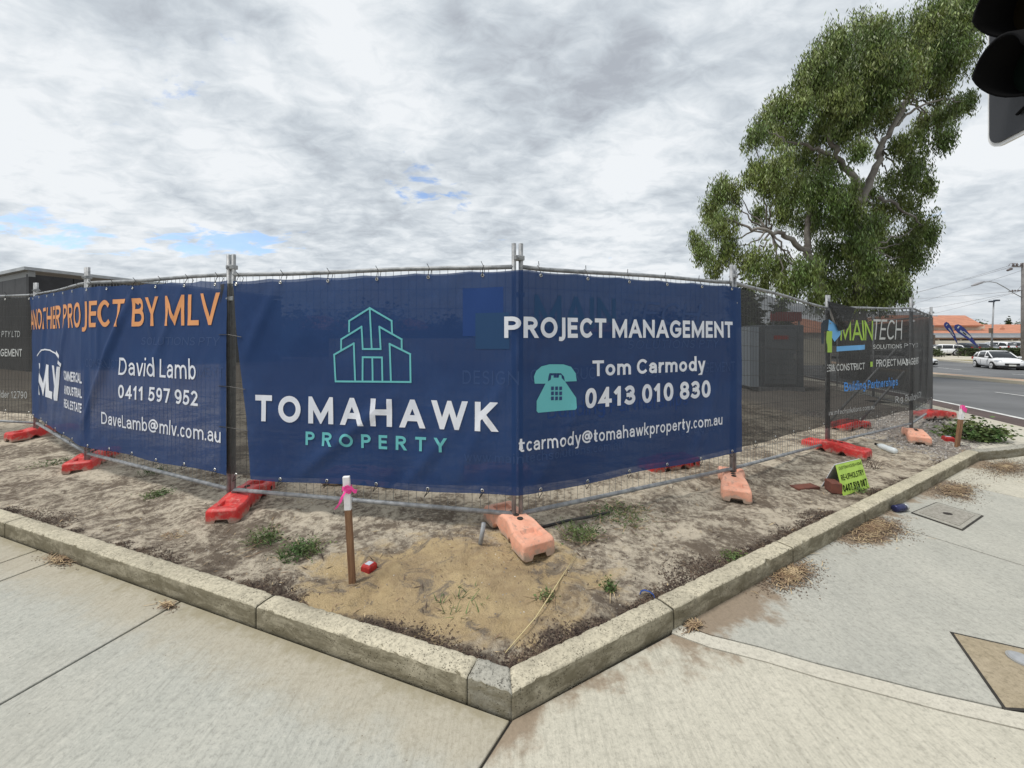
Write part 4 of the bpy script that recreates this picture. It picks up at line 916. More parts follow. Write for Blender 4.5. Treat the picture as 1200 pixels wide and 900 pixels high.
# ------------------------------------------------------------------ the gum tree
def cp_(cx, cy, d): return atd(800 + .411 * cx, .411 * cy, d)
TD = 18.5
CL = [(830, -30, 60), (800, 10, 55), (770, 45, 60), (715, 35, 48), (790, 105, 52), (705, 110, 75), (765, 165, 50), (620, 115, 62), (555, 95, 45), (485, 95, 48), (430, 125, 50), (385, 190, 52), (352, 235, 42),
      (450, 200, 75), (540, 185, 75), (620, 200, 70), (690, 205, 60), (808, 283, 27), (785, 300, 22), (735, 245, 36), (735, 325, 40), (742, 385, 30), (700, 345, 36), (500, 285, 62), (420, 285, 62), (352, 300, 42),
      (282, 305, 46), (235, 350, 45), (205, 388, 28), (300, 370, 48), (375, 375, 50), (455, 365, 50), (535, 330, 48), (200, 478, 28), (262, 470, 46), (240, 520, 40), (335, 455, 46), (415, 470, 34), (655, 415, 38),
      (672, 470, 32), (640, 500, 34), (695, 525, 26), (585, 500, 26), (530, 540, 32), (400, 535, 55), (320, 535, 48), (105, 545, 38), (70, 590, 34), (150, 545, 34), (112, 640, 44), (45, 680, 22), (62, 715, 28), (125, 715, 42),
      (85, 765, 22), (200, 735, 42), (275, 760, 42), (300, 815, 36), (225, 800, 24), (215, 610, 26), (275, 595, 42), (350, 620, 48), (430, 620, 44), (560, 600, 36), (625, 575, 42), (685, 640, 36), (700, 665, 24),
      (645, 690, 50), (570, 690, 42), (475, 700, 46), (400, 720, 50), (350, 770, 42), (420, 800, 52), (500, 790, 52), (580, 780, 50), (640, 740, 42), (615, 820, 32), (560, 850, 34), (470, 860, 34), (385, 845, 30), (510, 850, 30), (600, 800, 32), (445, 560, 30), (505, 420, 26), (610, 300, 22), (585, 250, 30), (505, 690, 34), (488, 610, 34), (520, 760, 40), (470, 540, 26), (610, 410, 20), (545, 640, 30)]
gum = thing('gum_tree', 'tall leaning gum tree with drooping dark green foliage rising behind the black mesh fence', 'tree', (16.6, TD, -.4))
G0 = Vector((16.6, TD, -.4))
pts_all = []; limbs_to = []
for (cx, cy, r) in CL:
    off = random.uniform(-2.6, 2.6) * (1 if 200 < cx < 720 and cy < 800 else .6) if (cx, cy) not in ((505, 690), (488, 610), (520, 760), (545, 640)) else -1.3; c0 = cp_(cx, cy, TD + off) - G0; rr = r * .411 / F * (TD + off)
    limbs_to.append((c0, rr)); nt = max(5, int(26 * (r / 50) ** 1.7))
    for k in range(nt):
        v = Vector(RNG.normal(size=3)); v.normalize(); v *= rr * (.30 + .70 * RNG.random()); v.z *= .95; v.y *= 1.15
        tc_ = c0 + v; nl = 120; s_ = rr * .10 + .075
        q = np.clip(RNG.normal(size=(nl, 3)), -1.9, 1.9) * np.array([s_, s_, s_ * 2.1]) + np.array(tc_) + np.array([0, 0, -.15]); pts_all.append(q)
PA = np.concatenate(pts_all); leaves('foliage', PA, .185, 0, gum, M['gum_leaf'], droop=2.2, aspect=.22, kind='stuff')
def limb(pts, r0, r1, name='limb', wob=.05):
    P_ = [p if isinstance(p, Vector) else cp_(*p) - G0 for p in pts]; Q = []
    for i in range(len(P_) - 1):
        n = 5
        for k in range(n):
            t = k / n; Q.append(P_[i].lerp(P_[i + 1], t) + Vector(RNG.normal(size=3)) * (wob if (i or k) else 0))
    Q.append(P_[-1]); rs = [r0 + (r1 - r0) * (i / (len(Q) - 1)) for i in range(len(Q))]
    mb = MB(); mb.tube(Q, rs, 8); return mb.build(name, M['gum_bark'], gum, True)
b0 = Vector((0, 0, 0)); 
limb([b0, (505, 860, TD), (505, 700, TD), (500, 600, TD - .2), (492, 510, TD - .3)], .25, .17, 'trunk', .03)
limb([(492, 510, TD - .3), (440, 455, TD - .6), (420, 400, TD - .6), (415, 300, TD - .3), (440, 200, TD)], .15, .04)
limb([(500, 590, TD - .2), (548, 490, TD - .6), (560, 420, TD - .6), (610, 340, TD - .7), (640, 280, TD - .5), (660, 190, TD), (720, 90, TD), (800, 20, TD)], .16, .04)
limb([b0 + Vector((-.3, 0, .4)), (400, 860, TD), (362, 720, TD - .5), (355, 640, TD - .6), (370, 560, TD - .3), (390, 420, TD)], .20, .05)
limb([(362, 720, TD - .5), (300, 675, TD - 1.2), (250, 660, TD - 1.4), (190, 648, TD - 1.4), (120, 620, TD - 1)], .13, .03)
limb([(420, 440, TD - .6), (370, 420, TD - 1), (300, 400, TD - 1), (240, 370, TD - .5)], .09, .02)
limb([(560, 560, TD - .2), (620, 590, TD - .8), (680, 640, TD - .5)], .09, .02)
limb([(600, 360, TD - .6), (660, 310, TD - .9), (740, 280, TD - .6), (800, 290, TD)], .07, .015)
for (c0, rr) in limbs_to[::2]:
    base = min([Vector(cp_(*q) - G0) for q in ((492, 510, TD), (415, 300, TD), (640, 280, TD), (560, 420, TD), (370, 560, TD), (505, 700, TD), (250, 660, TD), (720, 90, TD))], key=lambda p: (p - c0).length)
    limb([base, base.lerp(c0, .5) + Vector((0, 0, -.15)), c0], .05, .012, 'twig', .06)
    for _ in range(2): limb([c0, c0 + Vector(RNG.normal(size=3)) * rr * .6], .02, .008, 'twig', .03)

def bush(name, label, cat, c, rx, ry, h, n, m_, leaf=.12, group=None, aspect=.4, clumps=10, droop=0.0, stems=True):
    t = thing(name, label, cat, c, 0, group); Cs = []
    for k in range(clumps):
        a = random.uniform(0, 6.28); q = math.sqrt(random.random()); z = h * (.25 + .6 * random.random()); s_ = 1 - .5 * (z / h) ** 2
        Cs.append(RNG.normal(size=(n // clumps, 3)) * [rx * .3, ry * .3, h * .16] + [rx * .72 * q * math.cos(a) * s_, ry * .72 * q * math.sin(a) * s_, z])
    P_ = np.concatenate(Cs); P_[:, 2] = np.abs(P_[:, 2]) + .01; leaves('foliage', P_, leaf, 0, t, m_, droop=droop, aspect=aspect, kind='stuff')
    if stems:
        mb = MB()
        for k in range(5):
            a = k * 1.3; mb.tube([(0, 0, 0), (rx * .2 * math.cos(a), ry * .2 * math.sin(a), h * .4), (rx * .5 * math.cos(a), ry * .5 * math.sin(a), h * .75)], [h * .03, h * .02, h * .01], 5)
        mb.build('stems', M['gum_bark'], t, True, kind='stuff')
    return t

# ------------------------------------------------------------------ far buildings
M['tile'] = mat('terracotta_roof', (.50, .215, .13), (.40, .17, .105), .85, 0, .9, world=True, dirt=((.30, .17, .11), .5))
M['cream'] = mat('cream_wall', (.72, .66, .54), (.64, .58, .47), .85, 0, .4, world=True)
M['fascia'] = mat('pale_fascia', (.55, .56, .58), (.47, .48, .5), .6, 0, .6, world=True)
M['shade'] = mat('undershade_wall', (.16, .12, .09), (.12, .10, .09), .9, 0, .5, world=True)  # dark brown carries the undershade below the shop eaves
M['glass'] = mat('dark_glass', (.03, .035, .04), None, .12, 0)
M['darkclad'] = mat('charcoal_cladding', (.030, .031, .034), (.040, .041, .045), .55, .2, 3, world=True)
M['zinc'] = mat('zinc_roof', (.45, .47, .48), (.35, .37, .39), .45, .5, 2)
D = 80.0
def bp_(x, y, d=D): return atd(x, y, d)
gb = -.86
shop = thing('shopping_centre', 'low shopping centre with orange tiled hip roofs and cream walls beyond the car park', 'building', (88, D, gb)); S0 = Vector((88, D, gb))
def roofm(pts, name, m_, par=shop, org=S0, th=.25):
    mb = MB(); P_ = [p - org for p in pts]; n = len(P_); mb.add(P_ + [p - Vector((0, 0, th)) for p in P_], [tuple(range(n)), tuple(range(2 * n - 1, n - 1, -1))] + [(i, i + n, (i + 1) % n + n, (i + 1) % n) for i in range(n)]); return mb.build(name, m_, par)
# upper hip roof: front slope and right hip
eL, eR, rL, rR = bp_(1020, 380.8), bp_(1152.5, 381, D), bp_(1040, 369.2, D + 8), bp_(1131, 369.6, D + 8)
bk = Vector((0, 20, 0))
roofm([eL, eR, rR, rL], 'roof_slope', M['tile']); roofm([eR, eR + bk, rR], 'roof_slope', M['tile']); roofm([eL + bk, eL, rL], 'roof_slope', M['tile']); roofm([eR + bk, eL + bk, rL, rR], 'roof_slope', M['tile'])
def slab3(x0, y0, x1, y1, d0, d1, name, m_, par=shop, org=S0, ref=None):
    a, b = atd(x0, y0, ref or d0), atd(x1, y1, ref or d0); mb = MB(); mb.box(a.x - org.x, b.x - org.x, d0 - org.y, d1 - org.y, b.z - org.z, a.z - org.z); return mb.build(name, m_, par)
slab3(1022, 381.3, 1150, 387.3, D + 1, D + 18, 'upper_wall', M['cream'])
lr = [bp_(1015, 390.3, D - 4), bp_(1290, 390.6, D - 4), bp_(1290, 380.2, D + 6), bp_(1146, 380.2, D + 6), bp_(1146, 386.8, D + 1), bp_(1015, 386.8, D + 1)]
roofm(lr, 'lower_roof', M['tile'])
roofm([bp_(1290, 380.2, D + 6), bp_(1146, 380.2, D + 6), bp_(1146, 386.8, D + 20), bp_(1290, 386.8, D + 20)], 'lower_roof', M['tile'])
slab3(1150, 381.5, 1154, 385.2, D + 1.8, D + 3, 'roof_vent', M['cream']); mbv = MB(); mbv.prism([(0, 0), (2.0, 0), (1, .9)], 0, .1)
g1 = roofm([bp_(1172, 385, D + 1), bp_(1177.5, 385, D + 1), bp_(1174.7, 381.3, D + 1.5)], 'roof_gablet', M['tile'], th=1.2)
slab3(1015, 390.4, 1290, 393.2, D - 4.3, D - 3.6, 'gutter', mat('grey_gutter', (.36, .38, .40), None, .5)); slab3(1015, 393.2, 1290, 395.6, D - 4.6, D + 2, 'fascia', M['fascia'])
slab3(1015, 395.6, 1290, 397.6, D - 4.4, D + 2, 'soffit_band', mat('brown_undershade', (.30, .19, .13), None, .8)); slab3(1015, 397.6, 1290, 412, D + .5, D + 4, 'shop_wall', M['shade'])  # undershade put into the brown soffit colour and the dark wall
slab3(1015, 399.2, 1290, 411, D - 5.2, D - 4.9, 'parapet_wall', M['cream'])
for x in (1100, 1126, 1186, 1194): slab3(x - 1.1, 397.6, x + 1.1, 412, D - 4.2, D - 3.2, 'column', M['cream'])
for x in (1108, 1116, 1134, 1142, 1160, 1172): slab3(x - 3, 398, x + 3, 408, D + .3, D + .6, 'shop_window', M['glass'])
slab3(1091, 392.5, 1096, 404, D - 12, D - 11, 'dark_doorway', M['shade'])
slab3(1093, 369.4, 1099, 372.4, D + 7, D + 9, 'skylight', M['fascia'])

# charcoal building at the left
e0 = Vector((-19.7, 16.0, 0)); dR_ = Vector((.284, .959, 0)); dL_ = Vector((-.90, .436, 0)); hh = 4.24
lb = thing('charcoal_building', 'charcoal clad building with pale metal roof edge behind the fence at the left edge', 'building', (e0.x, e0.y, -.1))
def wallp(a, b, z0, z1, name, m_, par, org, th=.2):
    d = (b - a).normalized(); n = Vector((-d.y, d.x, 0)) * th; mb = MB(); mb.add([Vector((*p[:2], z)) - org for z in (z0, z1) for p in (a, b, b + n, a + n)], [(0, 1, 2, 3), (7, 6, 5, 4), (0, 4, 5, 1), (1, 5, 6, 2), (2, 6, 7, 3), (3, 7, 4, 0)]); return mb.build(name, m_, par)
og = Vector((e0.x, e0.y, -.1))
for k in range(9): wallp(e0 + dR_ * (k * 1.35 + .012), e0 + dR_ * (k * 1.35 + 1.338), -.1, hh - .12, 'cladding_panel', M['darkclad'], lb, og)
for k in range(6): wallp(e0 + dL_ * (k * 1.6 + 1.588), e0 + dL_ * (k * 1.6 + .012), -.1, hh - .22, 'cladding_panel', M['darkclad'], lb, og)
wallp(e0 + dL_ * 9.6, e0, hh - .22, hh + .02, 'fascia_board', mat('grey_fascia', (.23, .24, .245), None, .6), lb, og, .18)
mb = MB(); pz = lambda p, z: Vector((p.x, p.y, z)) - og
tr = [e0 - dR_ * .15 - dL_ * .1, e0 + dR_ * 12.2 - dL_ * .1, e0 + dR_ * 12.2 + dL_ * 9.6, e0 - dR_ * .15 + dL_ * 9.6]
mb.add([pz(p, hh + .03) for p in tr] + [pz(p, hh + .16) for p in tr], [(0, 1, 2, 3), (7, 6, 5, 4), (0, 4, 5, 1), (1, 5, 6, 2), (2, 6, 7, 3), (3, 7, 4, 0)]); mb.build('roof', M['zinc'], lb)
sg = Surf([e0 + dL_ * 9.6, e0], .03, [(0, 4), (9.6, 4)], [(0, 0), (9.6, 0)], 0, 0)
sg.text('TYRE', M['pale_print'], lb, -16, 336.5, 331.5, 12.5, .01)
sg.poly([[(15, 341), (16, 337.5), (20, 336), (22, 332), (29, 331), (31, 335), (33, 336.5), (33, 341)]], M['grey_print'], lb, 'printed_car')
# grey site toilet, red sign and houses inside/behind the block
cab = thing('site_cabinet', 'dark grey portable site cabinet standing on the bare block, seen through the black mesh', 'cabinet', (6.95, 11, sz(7, 11)), R(-6))
mb = MB(); mb.box(0, 1.15, 0, 1.1, .12, 1.85); bevel(mb.build('shell', mat('cabinet_grey', (.15, .17, .19), (.12, .135, .15), .6), cab), .02)
mb = MB(); mb.box(-.02, 1.17, -.02, 1.12, 0, .12); mb.build('skid', M['galv'], cab)
mb = MB(); mb.box(-.26, -.02, 0, 1.0, .12, 1.80); mb.build('side_panel', mat('cabinet_pale', (.40, .46, .52), None, .6), cab)
mb = MB(); mb.box(.12, .95, -.03, 0, .2, 1.72); bevel(mb.build('door', M.setdefault('cabinet_door', mat('cabinet_door', (.17, .19, .21), None, .5)), cab), .01)
for k in range(7): mb = MB(); mb.box(.2, .87, -.04, -.03, .35 + k * .14, .37 + k * .14); mb.build('door_rib', M['cabinet_door'], cab)
mb = MB(); mb.box(.86, .91, -.06, -.03, .9, 1.05); mb.build('handle', M['galv'], cab)
mb = MB(); mb.box(.35, .72, -.045, -.03, 1.45, 1.56); mb.build('red_notice', mat('red_notice', (.40, .05, .04), None, .6), cab)
rs_ = thing('shop_sign', 'dull red rectangular sign above the grey cabinet beyond the block, seen through the mesh', 'sign', (17.2, 26, -.4))
mb = MB(); mb.box(0, 2.0, 0, .12, 3.0, 3.62); mb.build('sign_board', mat('dull_red', (.32, .05, .045), None, .6), rs_); mb = MB(); mb.box(.1, .2, 0.02, .1, 0, 3.0); mb.build('post', M['galv'], rs_); mb = MB(); mb.box(1.8, 1.9, .02, .1, 0, 3.0); mb.build('post', M['galv'], rs_)
def house(x0, x1, y0, z, d, label, col_, hw=2.7, hr=1.9, dep=9):
    a = atd(x0, y0, d); b = atd(x1, y0, d); w_ = b.x - a.x; t = thing('house', label, 'house', (a.x, d, z))
    mb = MB(); mb.box(0, w_, 0, dep, 0, hw); mb.build('wall', mat('house_wall', col_, tuple(c * .85 for c in col_), .85, 0, .6), t)
    mb = MB(); o_ = .5; A = [Vector(p) for p in ((-o_, -o_, hw), (w_ + o_, -o_, hw), (w_ + o_, dep + o_, hw), (-o_, dep + o_, hw), (dep / 2.5, dep / 2, hw + hr), (w_ - dep / 2.5, dep / 2, hw + hr))]
    mb.add(A, [(0, 1, 5, 4), (1, 2, 5), (2, 3, 4, 5), (3, 0, 4), (3, 2, 1, 0)]); mb.build('roof', M['tile'], t)
    for k in range(max(1, int(w_ / 4))):
        mb = MB(); u = 1 + k * 4; mb.box(u, u + 1.5, -.04, .05, 1.0, 2.1); fr = mb.build('window', M['fascia'], t); mb = MB(); mb.box(u + .07, u + 1.43, -.06, -.042, 1.07, 2.03); mb.build('pane', M['glass'], fr)
house(300, 395, 385, -.3, 46, 'red roofed house far behind the navy logo banner', (.42, .38, .32)); house(440, 505, 385, -.3, 50, 'red roofed house far behind the TOMAHAWK lettering', (.5, .46, .4)); house(700, 800, 385, -.4, 55, 'red roofed house far behind the Tom Carmody lettering', (.45, .4, .35))
house(925, 1010, 385, -.6, 48, 'red roofed house behind the black mesh, right of the grey cabinet', (.5, .46, .4))
bfw = thing('boundary_wall', 'pale boundary wall along the back of the bare block', 'wall', (0, 30, 0))
for k in range(16):
    mb = MB(); mb.box(-14 + k * 2.4 + .01, -14 + k * 2.4 + 2.39, 0, .1, -.6, 1.45); mb.build('wall_panel', M['cream'], bfw)
for i, (px, d, w_, h, lab) in enumerate([(875, 24, 1.0, 4.6, 'narrow dark tree just right of the navy banner, behind the mesh'), (330, 40, 4, 4.6, 'broad dark tree beyond the block behind the building logo'), (430, 44, 5, 5.2, 'broad dark tree beyond the block behind the TOMAHAWK lettering'),
                                   (520, 44, 4, 4.2, 'low dark tree beyond the block left of the front corner'), (640, 46, 4, 4.0, 'low dark tree beyond the block right of the front corner'), (770, 46, 5, 4.8, 'broad dark tree beyond the block behind the phone number'), (915, 40, 1.2, 5.0, 'small dark tree behind the grey cabinet'), (1000, 60, 7, 4.5, 'low tree line tree behind the MAINTECH lettering')]):
    p = atd(px, 395, d); t = bush('tree', lab, 'tree', (p.x, d, -.5), w_, w_ * .8, h, 2600, M['dark_leaf'], .5, None, .45, 14)

# far tree line over the roofs
for i, (px, w_, h, lab) in enumerate([(1147, 3.2, 6.2, 'rounded dark tree top above the tiled roof left of the light pole'), (1199, 4.5, 6.3, 'dark tree top above the roofs at the right edge'), (1181.5, .7, 7.4, 'thin dark conifer tip above the tiled roof')]):
    p = atd(px, 380, 115); bush('tree', lab, 'tree', (p.x, 115, -1), w_, w_, h, 1500, M['dark_leaf'], .7, None, .5, 9)

# ------------------------------------------------------------------ hedge and shrubs
hd = thing('hedge', 'clipped dark green hedge between the white hatchback and the car park', 'hedge', (58.0, 50, -.93)); Cs = RNG.random((9000, 3)) * [9.6, 1.6, 1.0] + [0, 0, 0]; Cs[:, 2] += .10 * np.sin(Cs[:, 0] * 2.1) * Cs[:, 2]; leaves('foliage', Cs, .28, 0, hd, M['dark_leaf'], 0, .5, kind='stuff')
mb = MB(); mb.box(.2, 9.4, .3, 1.3, 0, .8); mb.build('stems', M['gum_bark'], hd)
bush('shrub', 'small olive bush beside the fence end near the parked white sedan', 'shrub', (53.3, 49.5, -.93), .9, .8, 1.0, 1200, M['dark_leaf'], .22)
for i, (x, y, rx, h, n, lab) in enumerate([(6.82, 5.93, .30, .30, 1100, 'low leafy green shrub beside the second survey stake'), (7.15, 5.85, .26, .22, 700, 'low trailing green plant right of the second survey stake')]):
    bush('shrub', lab, 'shrub', (x, y, sz(x, y)), rx, rx * .8, h, n, M['weed'], .055, None, .5, 9)

# ------------------------------------------------------------------ cars
M['white_car'] = mat('white_car_paint', (.78, .79, .80), None, .22, 0, spec=.6); M['silver_car'] = mat('silver_car_paint', (.42, .44, .46), None, .3, .5); M['grey_car'] = mat('grey_car_paint', (.16, .17, .19), None, .3, .4); M['dark_car'] = mat('dark_car_paint', (.05, .06, .08), None, .3, .3)
M['tyre'] = mat('tyre_rubber', (.018, .018, .018), None, .8); M['rim'] = mat('alloy_rim', (.62, .63, .64), None, .4, .3); M['tail'] = mat('tail_lamp_red', (.35, .02, .02), None, .25); M['lamp'] = mat('headlamp_glass', (.45, .47, .50), None, .12, .3); M['plate'] = mat('number_plate', (.7, .7, .65), None, .5)
def car(kind, label, paint, x, y, z, heading, group='cars in the street and car park'):
    """local +x is the nose; length and section tables per kind"""
    if kind == 'hatch': L, W_, pr = 4.06, 1.69, [(-2.03, .62, .86, .60), (-1.95, .34, .98, .80), (-1.6, .26, 1.00, .845), (-.9, .22, .98, .845), (0, .2, .95, .845), (.75, .2, .95, .845), (1.25, .24, .93, .84), (1.65, .28, .84, .80), (1.93, .32, .74, .70), (2.03, .38, .62, .52)]; wb = (1.27, -1.30); cab_ = [(-1.93, .98, .66), (-1.55, 1.36, .56), (-.9, 1.47, .57), (-.2, 1.50, .57), (.15, 1.45, .57), (1.02, .96, .70)]; wr = .31
    elif kind == 'wagon': L, W_, pr = 4.7, 1.76, [(-2.35, .42, .85, .66), (-2.28, .34, .98, .82), (-1.7, .26, .98, .87), (-.9, .22, .96, .88), (0, .2, .94, .88), (.9, .2, .91, .88), (1.5, .24, .84, .87), (2.05, .3, .74, .82), (2.3, .36, .62, .72), (2.35, .42, .52, .60)]; wb = (1.42, -1.30); cab_ = [(-2.28, .98, .68), (-1.95, 1.36, .58), (-1.2, 1.44, .59), (-.2, 1.45, .59), (.30, 1.40, .59), (1.15, .92, .72)]; wr = .32
    else: L, W_, pr = 4.6, 1.85, [(-2.3, .5, 1.0, .70), (-2.22, .36, 1.12, .86), (-1.7, .30, 1.13, .91), (-.9, .27, 1.10, .92), (0, .26, 1.08, .92), (.9, .26, 1.06, .92), (1.5, .3, 1.02, .90), (2.0, .34, .94, .84), (2.25, .4, .80, .72), (2.3, .5, .68, .6)]; wb = (1.38, -1.35); cab_ = [(-2.2, 1.12, .74), (-2.0, 1.55, .64), (-1.2, 1.68, .64), (-.1, 1.70, .64), (.35, 1.62, .64), (1.1, 1.08, .78)]; wr = .36
    t = thing('car', label, 'car', (x, y, z), heading, group)
    rings = []
    for (px, zb, zt, hw) in pr:
        m_ = (zb + zt) / 2; rings.append([(px, s_ * hw * a, zb + (zt - zb) * b) for s_, a, b in ((1, .0, 0), (1, .86, 0), (1, .97, .12), (1, 1.0, .45), (1, .985, .72), (1, .94, .90), (1, .80, .985), (1, .45, 1.03), (1, 0, 1.05), (-1, .45, 1.03), (-1, .80, .985), (-1, .94, .90), (-1, .985, .72), (-1, 1.0, .45), (-1, .97, .12), (-1, .86, 0))])
    mb = MB(); mb.loft(rings); b_ = mb.build('body', paint, t, True); md = b_.modifiers.new('sub', 'SUBSURF'); md.levels = md.render_levels = 1
    rings = []
    for (px, zt, hw) in cab_:
        zb = float(np.interp(px, [a for a, *_ in pr], [c for _, _, c, _ in pr])) - .06; hb = float(np.interp(px, [a for a, *_ in pr], [c for *_, c in pr])) * .90
        e_ = 1 if zt > zb + .2 else 0
        rings.append([(px, hb, zb), (px, hb * .55 + hw * .45 + .02, zb + (zt - zb) * .5), (px, hw + .03, zt - .07 * e_ - .002), (px, hw - .05, zt - .02 * e_), (px, 0, zt), (px, -hw + .05, zt - .02 * e_), (px, -hw - .03, zt - .07 * e_ - .002), (px, -(hb * .55 + hw * .45 + .02), zb + (zt - zb) * .5), (px, -hb, zb)])
    mb = MB(); mb.loft(rings); mb.build('windows', M['glass'], t, True)
    # roof skin and pillars over the glass
    mb = MB(); top = []
    for (px, zt, hw) in cab_[1:-1]: top.append([(px, s_ * (hw + .035), zt - .075) for s_ in (1,)] + [(px, s_ * (hw - .03), zt + .012) for s_ in (1,)] + [(px, 0, zt + .02), (px, -(hw - .03), zt + .012), (px, -(hw + .035), zt - .075)])
    for i in range(len(top) - 1):
        b0_ = len(mb.v); mb.v += [tuple(p) for p in top[i] + top[i + 1]]; mb.f += [(b0_ + k, b0_ + k + 1, b0_ + k + 6, b0_ + k + 5) for k in range(4)]
    mb.build('roof_skin', paint, t, True)
    for s_ in (1, -1):
        def side(px, f):
            a, b = None, None
            zt = float(np.interp(px, [q[0] for q in cab_], [q[1] for q in cab_])); hw = float(np.interp(px, [q[0] for q in cab_], [q[2] for q in cab_]))
            zb = float(np.interp(px, [a for a, *_ in pr], [c for _, _, c, _ in pr])) - .06; hb = float(np.interp(px, [a for a, *_ in pr], [c for *_, c in pr])) * .90
            return Vector((px, s_ * ((hb * (1 - f) + (hw + .03) * f) + .012), zb * (1 - f) + (zt - .07) * f))
        mb = MB(); mb.tube([Vector((cab_[-1][0], s_ * cab_[-1][2], cab_[-1][1])), Vector((cab_[-2][0], s_ * (cab_[-2][2] + .03), cab_[-2][1] - .05))], .04, 6); mb.build('pillar', paint, t, True)
        mb = MB(); mb.tube([side(.02, 0), side(-.04, 1)], .035, 6); mb.build('pillar', paint, t, True)
        q = cab_[1]
        mb = MB(); mb.tube([Vector((cab_[0][0] + .15, s_ * (cab_[0][2] + .05), cab_[0][1])), Vector((q[0], s_ * (q[2] + .03), q[1] - .05))], .07, 6); mb.build('pillar', paint, t, True)
        mb = MB(); mb.tube([side(-1.05, 0), side(-1.15, 1)], .05, 6); mb.build('pillar', paint, t, True)
        mb = MB(); mb.box(.62, .80, s_ * (pr[4][3] - .02) if s_ > 0 else s_ * (pr[4][3] + .16), s_ * (pr[4][3] + .16) if s_ > 0 else s_ * (pr[4][3] - .02), pr[4][2] - .02, pr[4][2] + .12); bevel(mb.build('mirror', paint, t), .03)
        xb = L / 2
        mb = MB(); fx = xb - .30; mb.add([(fx - .22, s_ * (pr[-3][3] - .0), pr[-3][2] - .10), (fx + .06, s_ * (pr[-2][3] + .03), pr[-2][2] - .08), (fx + .20, s_ * (pr[-2][3] - .22), pr[-2][2] - .10), (fx + .18, s_ * (pr[-2][3] - .20), pr[-2][2] + .02), (fx - .02, s_ * (pr[-2][3] - .0), pr[-2][2] + .05)], [(0, 1, 2, 3, 4)])
        o_ = mb.build('headlight', M['lamp'], t); sm_ = o_.modifiers.new('s', 'SOLIDIFY'); sm_.thickness = .06; sm_.offset = 0
        mb = MB(); mb.box(-xb - .01, -xb + .16, s_ * (pr[1][3] - .22) if s_ > 0 else s_ * (pr[1][3] + .005), s_ * (pr[1][3] + .005) if s_ > 0 else s_ * (pr[1][3] - .22), pr[1][2] - .26, pr[1][2] - .06); bevel(mb.build('tail_light', M['tail'], t), .02)
        for wx in wb:
            hw = W_ / 2
            mb = MB(); mb.tube([(wx, s_ * (hw - .25), wr), (wx, s_ * (hw + .012), wr)], wr + .045, 20); mb.build('wheel_arch', M['tyre'], t)
            mb = MB(); mb.tube([(wx, s_ * (hw - .19), wr), (wx, s_ * (hw + .018), wr), (wx, s_ * (hw + .028), wr)], [wr, wr, wr - .03], 22); wh = mb.build('wheel', M['tyre'], t, False)
            mb = MB(); mb.tube([(wx, s_ * (hw + .026), wr), (wx, s_ * (hw + .036), wr)], wr * .20, 10)
            for k in range(9):
                a = 2 * math.pi * k / 9; mb.tube([(wx, s_ * (hw + .030), wr), (wx + wr * .66 * math.cos(a), s_ * (hw + .032), wr + wr * .66 * math.sin(a))], .022, 4)
            ring = [(wx + wr * .68 * math.cos(a), s_ * (hw + .030), wr + wr * .68 * math.sin(a)) for a in np.linspace(0, 2 * math.pi, 21)]; mb.tube(ring, .022, 5, False); mb.build('rim', M['rim'], wh, True, kind='stuff')
        for px in (.62, -.42, -1.22): mb = MB(); mb.tube([(px, s_ * (pr[4][3] + .004), .34), (px, s_ * (pr[4][3] * 1.0 + .004), pr[4][2] - .18)], .007, 4); mb.build('door_seam', M['tyre'], t)
    xb = L / 2
    mb = MB(); mb.box(xb - .16, xb + .012, -.40, .40, .40, .56); bevel(mb.build('grille', M['tyre'], t), .03); mb = MB(); mb.box(xb + .0, xb + .03, -.19, .19, .34, .46); mb.build('number_plate', M['plate'], t)
    mb = MB(); mb.box(-xb - .03, -xb + .02, -.19, .19, .62, .74); mb.build('number_plate', M['plate'], t)
    mb = MB(); mb.box(-xb + .05, xb - .1, -W_ * .42, W_ * .42, .16, .32); mb.build('underbody', M['tyre'], t)
    mb = MB(); mb.box(xb - .05, xb - .005, -.45, .45, .20, .27); mb.build('front_skirt', M['tyre'], t)
    return t
def cz(x, y, up=-.13): return float(drop(x, y)) + up
uh = math.atan2(-U.y, -U.x)
mc = Vector((41.6, 33.1, 0)); car('hatch', 'white hatchback driving toward the viewer in the far lane at the right edge', M['white_car'], mc.x - 1.0, mc.y - .3, cz(mc.x, mc.y) - .02, uh - R(8))
car('wagon', 'white sedan parked with its red tail light toward the road, left of the hedge', M['white_car'], 57.2, 52.6, -.88, R(157))
car('hatch', 'small pale car parked further left behind the white sedan', M['silver_car'], 58.6, 58.5, -.88, R(165))
car('wagon', 'white car nose just showing beyond the end of the fence on the far road', M['white_car'], 36.2, 36.6, cz(38, 37), R(-62))
for i, (px, kd, pt, lab, hd_) in enumerate([(1128, 'hatch', 'dark_car', 'dark car parked between the two blue flags', 88), (1136, 'wagon', 'grey_car', 'grey car parked behind the base of the larger blue flag', 84), (1148, 'hatch', 'silver_car', 'silver car parked left of the light pole behind the hedge', 95), (1163, 'suv', 'white_car', 'white four wheel drive parked beside the light pole', 100),
                                     (1175, 'suv', 'silver_car', 'large silver wagon parked behind the hedge above the hatchback', 178), (1192, 'suv', 'white_car', 'pale van like car parked behind the hedge beside the power pole', 182)]):
    d = 62; p = atd(px, 400, d); car(kd, lab, M[pt], p.x, d, -.88, R(hd_))

